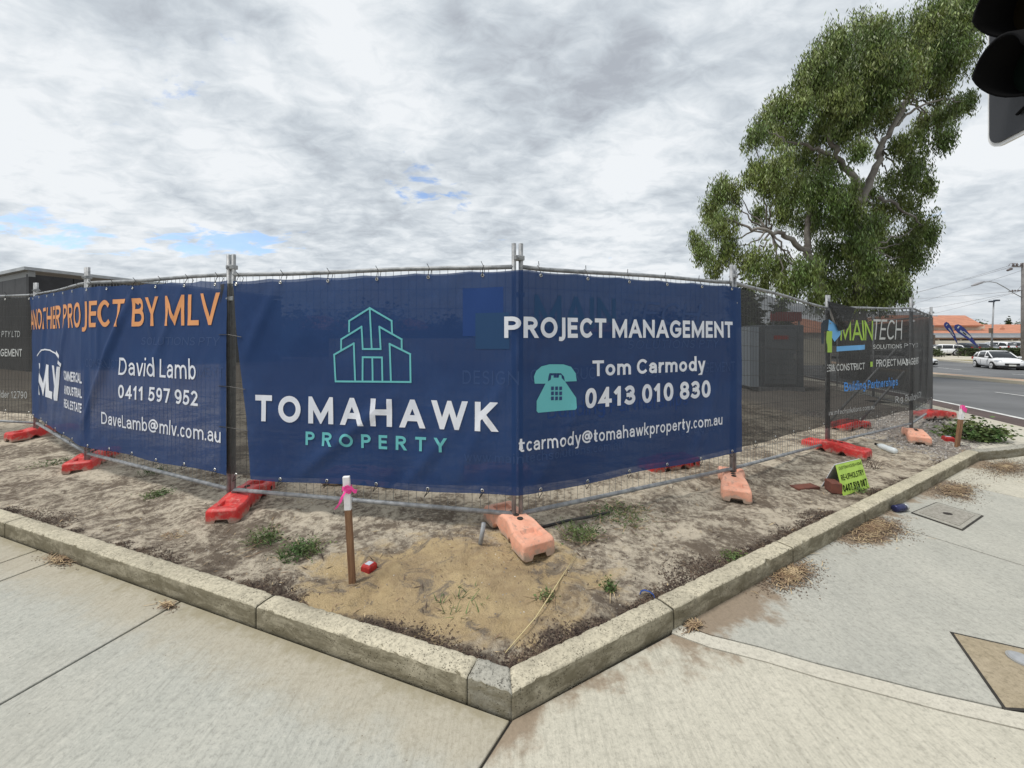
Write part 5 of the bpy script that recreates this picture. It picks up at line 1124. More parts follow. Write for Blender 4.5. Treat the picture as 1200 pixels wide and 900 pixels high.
# ------------------------------------------------------------------ poles, wires, flags
M['pole'] = mat('weathered_pole', (.20, .19, .185), (.15, .14, .14), .85, 0, 2, .5, 20); M['porcelain'] = mat('insulator', (.12, .10, .10), None, .3)
pd = 42.0; pb = atd(1199.3, 420, pd); pb.z = -.9; pt_ = atd(1199.3, 308, pd)
up_ = thing('power_pole', 'grey timber power pole with crossarms at the right edge', 'power pole', tuple(pb)); H_ = pt_.z - pb.z
mb = MB(); mb.tube([(0, 0, 0), (0, 0, H_ / 2), (0, 0, H_)], [.20, .18, .15], 12); mb.build('pole', M['pole'], up_, True)
def rel(x, y, d=pd, o=pb): return atd(x, y, d) - o
mb = MB(); mb.tube([rel(1186, 312.5), rel(1214, 312.5)], .07, 4); ca = mb.build('crossarm', M['pole'], up_)
for x in (1187.5, 1191.5, 1197, 1205, 1211):
    mb = MB(); mb.tube([rel(x, 312.3), rel(x, 311), rel(x, 309.8), rel(x, 308.5)], [.04, .11, .07, .09], 8); mb.build('insulator', M['porcelain'], ca, True)
mb = MB(); mb.tube([rel(1182, 342), rel(1199, 340)], .05, 5); c2_ = mb.build('crossarm', M['pole'], up_)
for x in (1186.5, 1189.5, 1193.5): mb = MB(); mb.tube([rel(x, 341.5), rel(x, 339.5)], [.09, .05], 8); mb.build('insulator', M['porcelain'], c2_, True)
mb = MB(); mb.tube([rel(1199, 349.5), rel(1188, 343.5), rel(1178, 337), rel(1168, 331.5), rel(1160, 330), rel(1152, 330.3)], .04, 8); la = mb.build('lamp_arm', M['galv'], up_, True)
mb = MB(); mb.tube([rel(1153, 330.0), rel(1149, 331.2), rel(1144, 333), rel(1138.5, 334.8)], [.07, .13, .15, .06], 10); mb.build('lamp_head', mat('lamp_grey', (.33, .33, .35), None, .5), la, True)
mb = MB(); mb.tube([rel(1199, 313), rel(1192, 309.5), rel(1186, 308.5), rel(1183, 309.5), rel(1182, 312)], .022, 6); mb.build('cable_loop', M['porcelain'], up_, True)
mb = MB(); mb.tube([rel(1185, 315), rel(1180.5, 317)], [.15, .10], 8); mb.build('dropper', M['porcelain'], up_, True)
wr_ = thing('power_lines', 'thin overhead power lines running from the power pole toward the gum tree', 'power line', (0, 0, 0))
for (x0, y0, x1, y1, s_) in [(1187, 310, 1000, 358, .5), (1191, 311, 1000, 357, .5), (1197, 317, 1000, 371, .6), (1183, 342, 1000, 352, .3), (1187, 343, 1000, 371, .5), (1193, 342, 1000, 385, .5), (1199, 332, 1186, 345, .1)]:
    a, b = atd(x0, y0, pd), atd(x1, y1, 88 if x1 < 1100 else 43); pts = [a.lerp(b, k / 16) + Vector((0, 0, -s_ * 4 * (k / 16) * (1 - k / 16))) for k in range(17)]
    mb = MB(); mb.tube(pts, .014, 4); mb.build('wire', M['porcelain'], wr_)
ld = 52.0; lb0 = atd(1161.5, 415, ld); lb0.z = -.9; lpo = thing('light_pole', 'slim grey light pole with twin floodlights in front of the tiled roof', 'light pole', tuple(lb0)); rl = lambda x, y: atd(x, y, ld) - lb0
mb = MB(); mb.tube([(0, 0, 0), rl(1163, 385), rl(1164.6, 353)], [.11, .09, .07], 10); mb.build('pole', M['galv'], lpo, True)
mb = MB(); mb.tube([rl(1161.5, 353), rl(1168.5, 352.6)], .05, 6); mb.build('crossbar', M['galv'], lpo)
for x, dy in ((1162.3, .8), (1168, -.4)):
    mb = MB(); q = rl(x, 352.6 + dy); mb.box(q.x - .24, q.x + .24, q.y - .2, q.y + .2, q.z - .09, q.z + .12); bevel(mb.build('floodlight', M['dark_car'], lpo), .03)
mb = MB(); q = rl(1161.8, 387.2); mb.box(q.x - .25, q.x + .1, q.y - .1, q.y + .1, q.z - .35, q.z + .3); mb.build('control_box', M['shade'], lpo)
# teardrop flags
M['flag'] = mat('royal_blue_flag', (.018, .03, .16), (.025, .04, .21), .6, 0, 2)
def flag(outline, mast, base, d, label, wordpx):
    o = atd(*base, d); o.z = -.88; t = thing('teardrop_flag', label, 'flag', tuple(o), 0, 'teardrop flags'); mb = MB(); P_ = [atd(x, y, d) - o for x, y in outline]; n = len(P_)
    mb.add(P_ + [p + Vector((0, .02, 0)) for p in P_], [tuple(range(n)), tuple(range(2 * n - 1, n - 1, -1))] + [(i, i + n, (i + 1) % n + n, (i + 1) % n) for i in range(n)]); mb.build('sail', M['flag'], t)
    mb = MB(); mb.tube([(0, 0, 0)] + [atd(x, y, d) - o + Vector((0, .01, 0)) for x, y in mast], .02, 6); mb.build('mast', M['porcelain'], t, True)
    mb = MB()
    for (xa, ya, xb, yb, w_) in wordpx:
        a, b = atd(xa, ya, d) - o, atd(xb, yb, d) - o; dv = (b - a).normalized(); nv = Vector((-dv.z, 0, dv.x)) * w_; off = Vector((0, -.01, 0)); mb.add([a + nv + off, b + nv + off, b - nv + off, a - nv + off], [(0, 1, 2, 3)])
    mb.build('lettering', M['grey_print'], t, kind='stuff', fixn=False)
def c4p(l): return [(1080 + .1 * x, 360 + .1 * y) for x, y in l]
flag(c4p([(262, 215), (268, 185), (290, 172), (315, 182), (340, 215), (365, 262), (390, 320), (408, 370), (425, 435), (405, 410), (375, 355), (335, 300), (290, 255)]), c4p([(428, 470), (425, 435), (395, 330), (340, 215), (290, 171)]), (1123, 412), 47, 'smaller blue teardrop flag, left of the two flags in front of the tiled roof', [(1111.5, 384.5, 1116, 390.5, .07), (1113.5, 388.5, 1118, 393.5, .05), (1109, 380.3, 1109.8, 381, .12)])
flag(c4p([(383, 235), (392, 208), (425, 200), (460, 210), (510, 250), (560, 310), (600, 370), (635, 425), (668, 470), (600, 425), (540, 375), (480, 335), (420, 295), (390, 262)]), c4p([(690, 520), (668, 470), (590, 350), (500, 240), (430, 199)]), (1149.5, 413), 46, 'larger blue teardrop flag leaning left toward the light pole side of the hedge', [(1125, 387.5, 1132, 392.5, .10), (1128.5, 389, 1137.5, 395.8, .12), (1122.3, 383, 1123.6, 384, .16)])

# ------------------------------------------------------------------ traffic signal at the upper right
ts = thing('traffic_signal', 'black traffic signal with visors and white edged backing board, close at upper right', 'traffic light', (2.06, 1.42, 0))
Tn = Vector((-.96, .28, 0)); Tu = Vector((.28, .96, 0)); TC = Vector((1.988, 1.460, 0)) - Vector((2.06, 1.42, 0))
TM = Matrix(((Tu.x, Tn.x, 0, TC.x), (Tu.y, Tn.y, 0, TC.y), (0, 0, 1, 0), (0, 0, 0, 1)))       # local: x along board, y towards the face, z up
def rrect(hw, z0, z1, r, n=7):
    P_ = []
    for cx, cz_, a0 in ((hw - r, z0 + r, -90), (hw - r, z1 - r, 0), (-hw + r, z1 - r, 90), (-hw + r, z0 + r, 180)):
        for k in range(n): a = R(a0 + 90 * k / (n - 1)); P_.append((cx + r * math.cos(a), cz_ + r * math.sin(a)))
    return P_
def plate(poly, y0, y1, name, m_, par):
    mb = MB(); n = len(poly); mb.add([TM @ Vector((x, y, z)) for y in (y0, y1) for x, z in poly], [tuple(range(n)), tuple(range(2 * n - 1, n - 1, -1))] + [(i, (i + 1) % n, (i + 1) % n + n, i + n) for i in range(n)]); return mb.build(name, m_, par)
ZB, ZT = 2.35, 3.33
bb = plate(rrect(.25, ZB, ZT, .065), -.012, -.002, 'backing_board', M['white_paint'], ts); plate(rrect(.235, ZB + .015, ZT - .015, .052), -.001, .004, 'board_face', mat('signal_grey', (.035, .037, .042), None, .6), bb)
for k, zc in enumerate((2.58, 2.815, 3.05)):
    mb = MB(); mb.add(*([], [])); r0, r1 = .102, .112; NA = 28; rings = []
    vis = []
    for i in range(NA + 1):
        th = 2 * math.pi * i / NA; ph = abs(math.pi - th)          # 0 at the top
        Ln = .145 if ph < R(78) else .145 - .125 * (ph - R(78)) / R(102); vis.append((th, Ln))
    V2, F2 = [], []
    for (th, Ln) in vis:
        for (r_, y_) in ((r0, .004), (r0, Ln), (r1, Ln), (r1, .004)): V2.append(TM @ Vector((r_ * math.sin(th), y_, zc - r_ * math.cos(th) - .35 * max(0, y_ - .004) * 0)))
    for i in range(NA):
        for j in range(3): F2.append((i * 4 + j, i * 4 + j + 1, (i + 1) * 4 + j + 1, (i + 1) * 4 + j))
    mb.add(V2, F2); hs_ = plate([(.115 * math.cos(a), zc + .115 * math.sin(a)) for a in np.linspace(0, 2 * math.pi, 25)[:-1]], .0045, .02, 'lamp_housing', M['blackplastic'], ts)
    mb.build('visor', M['blackplastic'], hs_, True); mb = MB(); mb.add([TM @ Vector((.1 * math.cos(a), .022, zc + .1 * math.sin(a))) for a in np.linspace(0, 2 * math.pi, 25)[:-1]], [tuple(range(24))]); mb.build('lens', mat('signal_lens', ((.004, .008, .006), (.01, .007, .003), (.01, .003, .003))[k], None, .5, spec=.1), hs_)
mb = MB(); mb.tube([TM @ Vector((.10, .01, 2.435)), TM @ Vector((.0, .03, 2.45))], .006, 6); mb.build('bracket', M['blackplastic'], ts)
mb = MB(); mb.box(-.1, .1, -.14, -.013, 2.5, 3.4, TM); mb.build('case', M['blackplastic'], ts)
mb = MB(); mb.tube([TM @ Vector((0, -.22, 0)), TM @ Vector((0, -.22, 3.6))], .057, 16); mb.build('pole', M['galv'], ts, True)
mb = MB(); mb.tube([TM @ Vector((0, -.2, 2.7)), TM @ Vector((0, -.1, 2.7))], .03, 8); mb.build('mounting_arm', M['galv'], ts)

# ------------------------------------------------------------------ small things on the sand
def sat(x, y, up=0.0):
    z = .1
    for _ in range(6): p = at(x, y, z); z = sz(p.x, p.y)
    return Vector((p.x, p.y, z + up))
b_ = sat(413, 683); d_ = b_.y
st = thing('survey_stake', 'wooden survey stake with white painted top and pink tape in the yellow sand', 'stake', tuple(b_), R(8)); tp = atd(405.5, 558, d_ - .02) - b_
def stake(t, tp, w_, f=.31):
    def seg(a, b, g_): 
        mb = MB(); A_, B_ = tp * a, tp * b; mb.loft([[A_ + Vector((sx * g_, sy * g_ * .75, 0)) for sx, sy in ((-1, -1), (1, -1), (1, 1), (-1, 1))], [B_ + Vector((sx * g_, sy * g_ * .75, 0)) for sx, sy in ((-1, -1), (1, -1), (1, 1), (-1, 1))]]); return mb
    bevel(seg(-.1, 1 - f, w_).build('stake_shaft', M['wood'], t), .003); bevel(seg(1 - f, 1, w_ * 1.02).build('painted_top', M['white_paint'], t), .003)
stake(st, tp, .0185)
mb = MB(); zr = .88; ring = [tp * zr + Vector((.028 * math.cos(a), .022 * math.sin(a), .012 * math.sin(a * 2))) for a in np.linspace(0, 2 * math.pi, 13)]
def ribbon(mb, pts, w_=.012, wd=Vector((0, 0, 1))):
    for i in range(len(pts) - 1): mb.add([pts[i] - wd * w_, pts[i + 1] - wd * w_, pts[i + 1] + wd * w_, pts[i] + wd * w_], [(0, 1, 2, 3)])
ribbon(mb, ring); 
c0 = tp * zr + Vector((0, -.024, 0))
ribbon(mb, [c0, c0 + Vector((-.018, -.01, -.03)), c0 + Vector((-.03, -.012, -.065)), c0 + Vector((-.055, -.008, -.10))], .012, Vector((.8, 0, .4)))
ribbon(mb, [c0, c0 + Vector((.03, -.008, .02)), c0 + Vector((.05, -.006, -.005)), c0 + Vector((.062, 0, -.006))], .011, Vector((.15, 0, 1)))
ribbon(mb, [c0 + Vector((-.004, 0, .01)), c0 + Vector((.006, -.012, .035)), c0 + Vector((.022, -.008, .02))], .009, Vector((1, 0, .3)))
o_ = mb.build('pink_tape', M['pink'], st, fixn=False); q_ = o_.modifiers.new('s', 'SOLIDIFY'); q_.thickness = .0015
b_ = sat(1121.5, 523); s2 = thing('survey_stake', 'far wooden survey stake with pink painted tip beside the low green shrub', 'stake', tuple(b_)); tp = atd(1128, 476, b_.y) - b_; stake(s2, tp, .024, .33)
mb = MB(); c0 = tp * .93 + Vector((0, -.022, 0)); ribbon(mb, [c0 + Vector((-.03, 0, .04)), c0 + Vector((0, -.01, .0)), c0 + Vector((.03, -.01, -.02))], .03, Vector((.2, 0, 1))); mb.tube([tp * .94, tp * 1.02], .032, 4); mb.build('pink_tape', M['pink'], s2)
def peg(x, y, s_, label):
    b = sat(x, y); t = thing('survey_peg', label, 'peg', tuple(b - Vector((0, 0, .01))), R(-24)); mb = MB(); mb.loft([[(sx * s_ * a, sy * s_ * a, z) for sx, sy in ((-1, -1), (1, -1), (1, 1), (-1, 1))] for a, z in ((1, 0), (.97, s_ * 1.0), (.78, s_ * 1.35))]); bevel(mb.build('cap', mat('peg_red', (.42, .03, .025), (.30, .02, .02), .45, 0, 20), t), .004)
    mb = MB(); mb.box(-s_ * .55, s_ * .55, -s_ * .55, s_ * .55, s_ * 1.352, s_ * 1.37); mb.build('label_plate', mat('pale_label', (.5, .56, .62), (.4, .45, .5), .4, 0, 60), t)
peg(432.5, 667, .036, 'red plastic survey peg with pale square top near the wooden stake'); peg(1111, 518, .055, 'red survey peg on the stony ground beside the far stake')
# folded sign
sf = Vector(sat(988, 581)); sr = Vector(sat(1018.5, 571.5)); sx_ = (sr - sf); sx_.z = 0; wS = sx_.length; t = thing('folded_sign', 'lime green folded sign advertising RE-UPHOLSTRY standing on the sand by the kerb', 'sign', tuple(sf))
apL = atd(979, 545, sf.y + .10) - sf; apR = apL + sx_ * .96 + Vector((0, 0, -.005)); backL = sat(968, 574) - sf + Vector((0, .06, 0)); backR = backL + sx_
M['lime'] = mat('lime_corflute', (.42, .62, .09), (.36, .55, .08), .5, 0, 9); M['corf'] = mat('white_corflute', (.62, .65, .68), None, .5)
def leaf_(a, b, c, d_, name, m_, th, par):
    n = (b - a).cross(d_ - a).normalized() * th; mb = MB(); mb.add([a, b, c, d_, a + n, b + n, c + n, d_ + n], [(0, 1, 2, 3), (7, 6, 5, 4), (0, 4, 5, 1), (1, 5, 6, 2), (2, 6, 7, 3), (3, 7, 4, 0)]); return mb.build(name, m_, par)
Z0 = Vector((0, 0, 0)); sx3 = Vector((sx_.x, sx_.y, sr.z - sf.z))
fr = leaf_(Z0, sx3, apR, apL, 'front_leaf', M['lime'], .005, t); leaf_(backL, backR, apR + Vector((0, .008, 0)), apL + Vector((0, .008, 0)), 'back_leaf', M['corf'], -.005, t)
nrm_ = (sx3).cross(apL).normalized(); nrm_ = nrm_ if nrm_.y < 0 else -nrm_
def signtext(body, v0, v1, u0, u1, bold=0.0):
    me = glyph_mesh(body, bold); xs_ = [v.co.x for v in me.vertices]; a, b = min(xs_), max(xs_)
    for v in me.vertices:
        u = u0 + (v.co.x - a) / (b - a) * (u1 - u0); w_ = v0 + v.co.y * (v1 - v0); v.co = sx3 * u + apL * w_ + nrm_ * (.007 + v.co.z)
    me.polygons.foreach_set('material_index', [0] * len(me.polygons)); me.materials.append(M['blackplastic']); inst('lettering', me, fr, kind='stuff')
signtext('0407 519 087', .10, .33, .04, .95, .03); signtext('RE-UPHOLSTRY', .46, .65, .06, .93, .012); signtext('CUSTOM HOUSE+HOME', .82, .92, .06, .94, .0)
def brick(x, y, rz, label, sc=(1, 1, 1), sink=0):
    b = sat(x, y); mb = MB(); mb.box(-.115 * sc[0], .115 * sc[0], -.055 * sc[1], .055 * sc[1], 0, .076 * sc[2]); o = mb.build('brick', mat('red_brick', (.17, .062, .042), (.11, .045, .035), .9, 0, 8, .8, 60), None); o.location = (b.x, b.y, b.z - sink); o.rotation_euler = (0, 0, rz); tagit(o, label, 'brick'); return bevel(o, .006)
brick(976.5, 576, R(75), 'dark red brick propping the lime green folded sign', (.6, .8, 1.3)); brick(943, 571, R(12), 'flat rusty brown broken brick piece on the sand left of the folded sign', (1.1, .9, .4), .015)
# bottles and cans
gl = bpy.data.materials.new('clear_plastic'); gl.use_nodes = True; t_ = NT(gl.node_tree); t_.n.clear(); pr_ = t_.new('ShaderNodeBsdfPrincipled'); t_.put(pr_, 'Base Color', (.8, .86, .88)); t_.put(pr_, 'Roughness', .12); tr_ = t_.new('ShaderNodeBsdfTransparent'); mx_ = t_.new('ShaderNodeMixShader'); t_.put(mx_, 0, .35); t_.l.new(pr_.outputs[0], mx_.inputs[1]); t_.l.new(tr_.outputs[0], mx_.inputs[2]); oo = t_.new('ShaderNodeOutputMaterial'); t_.l.new(mx_.outputs[0], oo.inputs[0])
A_, B_ = sat(1028, 524, .035), sat(1050, 532, .035); t = thing('plastic_bottle', 'clear crushed plastic bottle lying on the sand near the right fence corner', 'bottle', tuple(A_)); dv = B_ - A_
mb = MB(); mb.tube([dv * f for f in (0, .05, .2, .3, .5, .55, .6, .93, 1.0)], [.012, .013, .034, .037, .036, .033, .037, .036, .028], 14); mb.build('bottle_body', gl, t, True); mb = MB(); mb.tube([-dv.normalized() * .03, dv.normalized() * .004], .016, 12); mb.build('bottle_cap', M['blackplastic'], t, True)
def tat(x, y, r): p = at(x, y, 0.0); return Vector((p.x, p.y, r))
A_, B_ = tat(1051, 600, .033), tat(1062, 598, .033); t = thing('drink_can', 'crushed dark blue and silver drink can on the footpath beside the kerb', 'can', tuple(A_)); dv = (B_ - A_).normalized() * .10
mb = MB(); mb.tube([dv * f for f in (-.3, -.25, .1, .5, .9)], [.02, .031, .028, .032, .031], 14); mb.build('can_body', mat('can_navy', (.03, .035, .10), None, .35, .4), t, True); mb = MB(); mb.tube([dv * .9, dv * 1.12, dv * 1.15], [.0312, .03, .022], 14); mb.build('can_top', M['steel'], t, True)
# pipe, stub, strap
A_, B_ = sat(629, 621, .012), sat(714, 603.5, .02); o = MB().tube([A_ - A_, (B_ - A_) * .4 + Vector((0, 0, .008)), (B_ - A_) * .7 + Vector((0, 0, .0)), B_ - A_], .011, 8).build('black_pipe', mat('pipe_black', (.03, .03, .032), (.06, .055, .05), .6, 0, 20), None, True); o.location = A_; tagit(o, 'thin black plastic pipe lying on the sand right of the front corner foot', 'pipe')
A_ = sat(562, 638); B_ = atd(567, 613, A_.y - .0); o = MB().tube([Vector((0, 0, -.03)), B_ - A_], .016, 10).build('steel_stub', M['galv'], None, True); o.location = A_; tagit(o, 'short grey steel stub leaning in the sand left of the front corner foot', 'steel stub')
A_ = sat(757, 700, .015); mb = MB(); ribbon(mb, [Vector((-.055, 0, .01)), Vector((-.03, .03, .03)), Vector((.0, .04, .035)), Vector((.04, .02, .03)), Vector((.06, -.01, .02)), Vector((.06, -.045, .008))], .010, Vector((0, .3, .95))); o = mb.build('blue_strap', mat('blue_strap', (.02, .07, .28), None, .5), None, fixn=False); o.location = A_; o.scale = (.62, .62, .28); tagit(o, 'scrap of bright blue strap in leaf litter behind the right kerb', 'strap'); q_ = o.modifiers.new('s', 'SOLIDIFY'); q_.thickness = .003
P5 = [sat(675, 652, .012), sat(652, 690, .02), sat(628, 728, .02), sat(592, 768, .012)]; o = MB().tube([p - P5[0] for p in P5], [.0022, .0032, .0032, .002], 5).build('dry_stem', mat('straw_stem', (.60, .50, .27), None, .8), None, True); o.location = P5[0]; tagit(o, 'long pale dry grass stem lying across the edge of the yellow sand', 'dry stem')

# ------------------------------------------------------------------ loose stuff: litter, weeds, straw, stones
def flakes(name, P_, size, m_, flat=.35, aspect=.45, label=None):
    N = len(P_); th = RNG.uniform(0, 6.283, N); d = np.stack([np.cos(th), np.sin(th), RNG.normal(0, flat, N)], -1); sd_ = np.stack([-np.sin(th), np.cos(th), RNG.normal(0, flat, N)], -1)
    L = (size * RNG.uniform(.4, 1.5, N))[:, None]; c = P_ + np.array([0, 0, 1]) * (np.abs(d[:, 2:3]) * L * .5 + .002)
    V = np.stack([c - d * L / 2, c + sd_ * L * aspect / 2, c + d * L / 2, c - sd_ * L * aspect / 2], 1).reshape(-1, 3); o = npmesh(name, V, np.arange(N * 4).reshape(N, 4), m_, kind='stuff'); return o
def surfp(x, y, n=None): return np.stack([x, y, sandz(x, y)], -1)
# dark mulch against the inside of the kerbs
s_ = RNG.uniform(0, 7, 26000); cl_ = fbm(s_ * 1.7, s_ * 0 + 3, 1.6, 3); ok = cl_ > .40; s_ = s_[ok]; o_ = KW + np.abs(RNG.normal(0, .045, len(s_))) * (.6 + (cl_[ok] - .40) * 5) * np.where(s_ < 1.2, .55, 1.0)
x = KRp(0).x + KR.x * s_ + NR.x * o_; y = K0.y + KR.y * s_ + NR.y * o_; flakes('leaf_litter', surfp(x, y), .012, M['bark_chip'])
s_ = RNG.uniform(.1, 6, 16000); cl_ = fbm(s_ * 1.7, s_ * 0 + 13, 1.6, 3); ok = cl_ > .45; s_ = s_[ok]; o_ = KW + np.abs(RNG.normal(0, .04, len(s_))) * (.6 + (cl_[ok] - .43) * 5) * np.where(s_ < 1.3, .5, 1.0)
x = KL.x * s_ + NL.x * o_; y = K0.y + KL.y * s_ + NL.y * o_; flakes('leaf_litter', surfp(x, y), .011, M['bark_chip'])
x = RNG.uniform(-7, 7.5, 26000); y = RNG.uniform(1.7, 8, 26000); ok = in_lot(x, y, .15) & (fbm(x, y, 1.9, 4) > .47) & (y < 7.5); flakes('twig_litter', surfp(x[ok], y[ok]), .016, M['bark_chip'], .25, .22)
x = RNG.uniform(-6, 7.5, 5200); y = RNG.uniform(1.7, 7, 5200); ok = in_lot(x, y, .15) & (fbm(x + 9, y, 1.4, 3) > .5); flakes('dry_leaf_litter', surfp(x[ok], y[ok]), .024, M['straw'], .3, .2)
x = RNG.uniform(3.9, 8.2, 9000); y = RNG.uniform(4.7, 8, 9000); ok = in_lot(x, y, .12) & (x + .2 * fbm(x, y, 2, 2) * 6 > 6.0); M['stone'] = mat('grey_gravel', (.24, .225, .21), (.36, .33, .30), .9, 0, 20, island=.4, world=True)
def pebbles(name, P_, size, m_):
    N = len(P_); ph = np.array([[1, 0, 0], [0, 1, 0], [-1, 0, 0], [0, -1, 0], [0, 0, .7], [0, 0, -.7]]); sc = size * RNG.uniform(.4, 1.4, (N, 1, 1)) * RNG.uniform(.7, 1.3, (N, 1, 3)); a = RNG.uniform(0, 6.28, N); V = ph[None] * sc
    V = V + RNG.normal(0, size * .15, V.shape); X_ = V[..., 0] * np.cos(a)[:, None] - V[..., 1] * np.sin(a)[:, None]; Y_ = V[..., 0] * np.sin(a)[:, None] + V[..., 1] * np.cos(a)[:, None]; V = np.stack([X_, Y_, V[..., 2]], -1) + P_[:, None]
    f = np.array([[0, 1, 4], [1, 2, 4], [2, 3, 4], [3, 0, 4], [1, 0, 5], [2, 1, 5], [3, 2, 5], [0, 3, 5]]); Fa = (f[None] + np.arange(N)[:, None, None] * 6).reshape(-1, 3); return npmesh(name, V.reshape(-1, 3), Fa, m_, 3, kind='stuff')
pebbles('gravel', surfp(x[ok], y[ok]), .017, M['stone'])
x = RNG.uniform(-6.5, 6, 5200); y = RNG.uniform(1.7, 6.5, 5200); ok = in_lot(x, y, .13); pebbles('pebbles', surfp(x[ok], y[ok]), .0042, M['stone'])
def blades(name, c, n, rad, h, m_, lean=.5, w_=.0035, zf=None, kind='stuff', parent=None, curve=.4, flatn=0.0):
    V, Fa = [], []
    for k in range(n):
        a = RNG.uniform(0, 6.28); q = rad * math.sqrt(RNG.random()); bx, by = c[0] + q * math.cos(a), c[1] + q * math.sin(a) * .8; bz = zf(bx, by) if zf else c[2]
        a2 = RNG.uniform(0, 6.28); l = h * RNG.uniform(.4, 1.2); ln = lean * RNG.uniform(.3, 1.3); d = Vector((math.cos(a2) * ln, math.sin(a2) * ln, max(.03, 1 - flatn - RNG.random() * .2))).normalized(); sd_ = d.cross(Vector((0, 0, 1))).normalized() * w_
        p = Vector((bx, by, bz)); b = len(V)
        for i, f in enumerate((0, .4, .75, 1.0)):
            q_ = p + d * l * f + Vector((d.x, d.y, -.6)) * (curve * l * f * f); q_.z = max(q_.z, bz + .004); s3 = sd_ * (1 - f * .8); V += [tuple(q_ - s3), tuple(q_ + s3)]
        for i in range(3): Fa.append((b + i * 2, b + i * 2 + 1, b + i * 2 + 3, b + i * 2 + 2))
    return npmesh(name, V, Fa, m_, parent=parent, kind=kind)
def weed(px, py, rad, h, n, label, m_='weed', lean=.9, leafy=True, dry=0):
    c = sat(px, py); t = thing('weed', label, 'weed', tuple(c)); zf = lambda x, y: sz(x + c.x, y + c.y) - c.z
    blades('blades', (0, 0, 0), n, rad, h, M[m_], lean, zf=zf, kind='stuff', parent=t)
    if leafy:
        P_ = RNG.normal(size=(n * 5, 3)) * [rad * .55, rad * .45, h * .25] + [0, 0, h * .35]; P_[:, 2] = np.abs(P_[:, 2]); leaves('leaves', P_, .020, 0, t, M[m_], 0, .45, kind='stuff')
    if dry: blades('dry_blades', (0, 0, 0), dry, rad * 1.1, h * 1.3, M['straw'], 1.6, zf=zf, kind='stuff', parent=t, flatn=.6)
weed(352, 648, .13, .10, 110, 'leafy green weed patch just left of the wooden stake', dry=8); weed(310, 634, .10, .12, 60, 'smaller upright green weed left of the leafy patch', dry=10); weed(186, 581, .10, .07, 60, 'low green weed on the sand between the two left red feet')
weed(728, 604, .24, .08, 90, 'wide patch of green and dry grass right of the black pipe', dry=90); weed(680, 628, .14, .10, 90, 'green grass tuft at the end of the black pipe', dry=24); weed(540, 706, .15, .06, 36, 'sparse grass sprigs in the middle of the yellow sand', leafy=False)
weed(862, 655, .09, .04, 50, 'small low weed near the right kerb'); weed(714, 690, .04, .07, 22, 'little grass sprig behind the right kerb near the blue strap', dry=6); weed(1000, 575, .09, .07, 60, 'low grass growing in front of the lime green sign', dry=10); weed(180, 556, .12, .05, 40, 'thin low weeds near the bottom rail of the left fence')
weed(1019, 549, .09, .22, 26, 'spiky dark stalks right of the lime green sign', 'bark_chip', .8, False); weed(640, 700, .05, .05, 14, 'tiny tuft beside the pale dry stem', dry=14); weed(60, 545, .2, .05, 40, 'faint low weeds beside the leftmost red foot'); weed(1108, 490, .08, .28, 14, 'thin dry stalks left of the low green shrub', 'straw', .3, False)
weed(205, 628, .08, .03, 16, 'dry brown tuft between the kerb and the red foot', 'straw', 1.2, False, 30); weed(1150, 532, .2, .08, 30, 'dead grass clump at the end of the right kerb', 'straw', 1.2, False, 40)
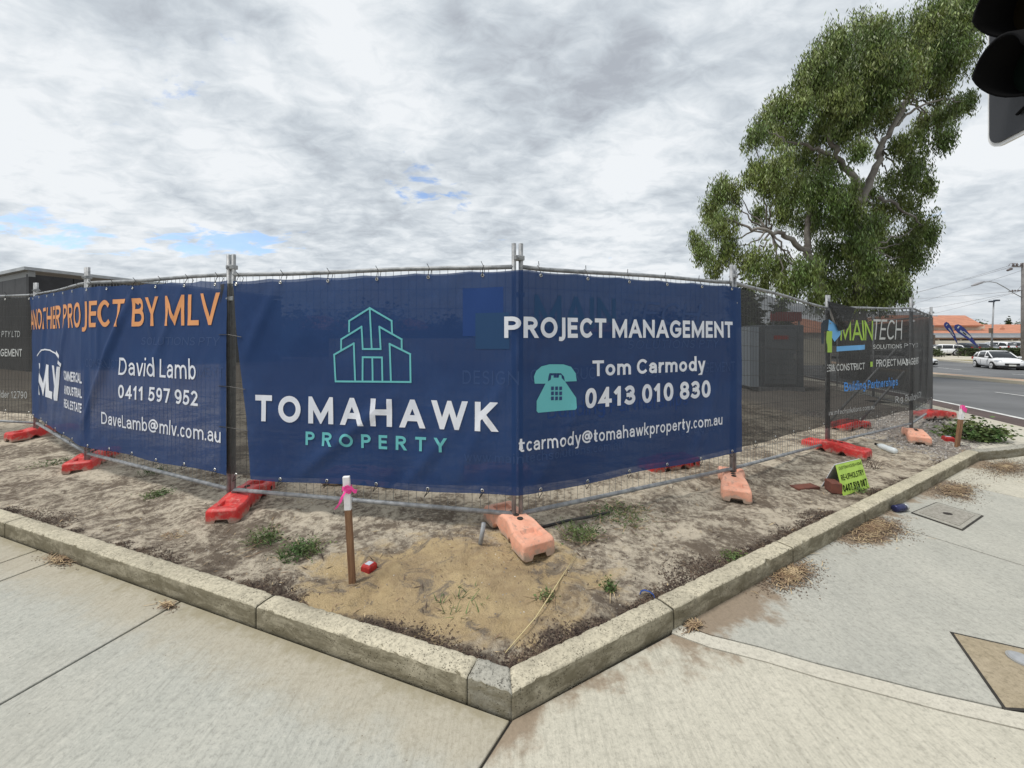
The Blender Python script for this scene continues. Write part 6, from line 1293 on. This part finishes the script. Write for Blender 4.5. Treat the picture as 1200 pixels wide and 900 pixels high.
def heap(px, py, rx, n, label, h=.02):
    c = at(px, py); t = thing('straw_heap', label, 'straw heap', (c.x, c.y, 0), math.atan2(KR.y, KR.x) if px > 500 else math.atan2(KL.y, KL.x)); N = int(n * 14 * (rx / .25) ** .5); a = RNG.uniform(0, 6.283, N); q = np.abs(RNG.normal(0, .48, N)) * (.75 + .6 * vnoise(a * 1.6 + px, a * 0 + py)); P_ = np.stack([rx * 1.3 * q * np.cos(a), rx * .46 * q * np.sin(a), h * .6 * np.clip(1 - q, 0, 1) * RNG.random(N)], -1)
    o = flakes('dirt_grains', P_, .009, M['dirtmound'], .3, .7); o.parent = t
    V, Fa = [], []
    for k in range(n):
        a = RNG.uniform(0, 6.28); q = abs(RNG.normal(0, .42)); q *= .7 + .9 * float(vnoise(a * 1.3 + px, py * .1)); x, y = rx * 1.25 * q * math.cos(a), rx * .42 * q * math.sin(a); z = h * .5 * max(0, 1 - q) + RNG.random() * .012; a2 = RNG.uniform(0, 6.28); l = RNG.uniform(.02, .075); d = Vector((math.cos(a2), math.sin(a2), RNG.normal(0, .10))); sd_ = Vector((-d.y, d.x, 0)) * .0019; p = Vector((x, y, z + .004)); b = len(V); bend = Vector((-d.y, d.x, 0)) * RNG.normal(0, .2)
        for f in (-1, 0, 1): q_ = p + d * l * f * .5 + bend * l * f * f * .5; q_.z = max(.003, q_.z); V += [tuple(q_ - sd_), tuple(q_ + sd_)]
        Fa += [(b, b + 1, b + 3, b + 2), (b + 2, b + 3, b + 5, b + 4)]
    npmesh('straw', V, Fa, M['straw'], parent=t, kind='stuff'); return t
heap(927, 675, .24, 420, 'heap of dry straw and dirt against the right kerb, nearest large one'); heap(1024, 622, .34, 700, 'largest heap of straw and sand below the folded sign', .025); heap(1120, 575, .38, 420, 'flat straw heap beyond the access lid'); heap(1180, 548, .5, 500, 'stretch of leaf and straw litter at the far end of the kerb')
heap(813, 735, .055, 60, 'small scrap of dry straw near the start of the right kerb joint'); heap(70, 657, .13, 120, 'dry brown straw clump on the left footpath by the kerb'); heap(196, 711, .06, 40, 'small brown straw scrap at the left footpath joint')

x = RNG.uniform(-3.2, 3.2, 900); y = RNG.uniform(1.75, 4.2, 900); ok = in_lot(x, y, .14) & (fbm(x + 3, y + 5, 2.4, 3) > .5); flakes('bark_litter', surfp(x[ok], y[ok]), .045, M['bark_chip'], .2, .13)
x = RNG.uniform(-3.2, 3.2, 320); y = RNG.uniform(1.75, 4.2, 320); ok = in_lot(x, y, .14); flakes('dry_leaf_litter', surfp(x[ok], y[ok]), .05, M['straw'], .2, .10)
M['quartz'] = mat('pale_pebble', (.62, .58, .5), None, .8); x = RNG.uniform(-3.2, 3.2, 700); y = RNG.uniform(1.75, 4.2, 700); ok = in_lot(x, y, .13); pebbles('pebbles', surfp(x[ok], y[ok]), .0038, M['quartz'])
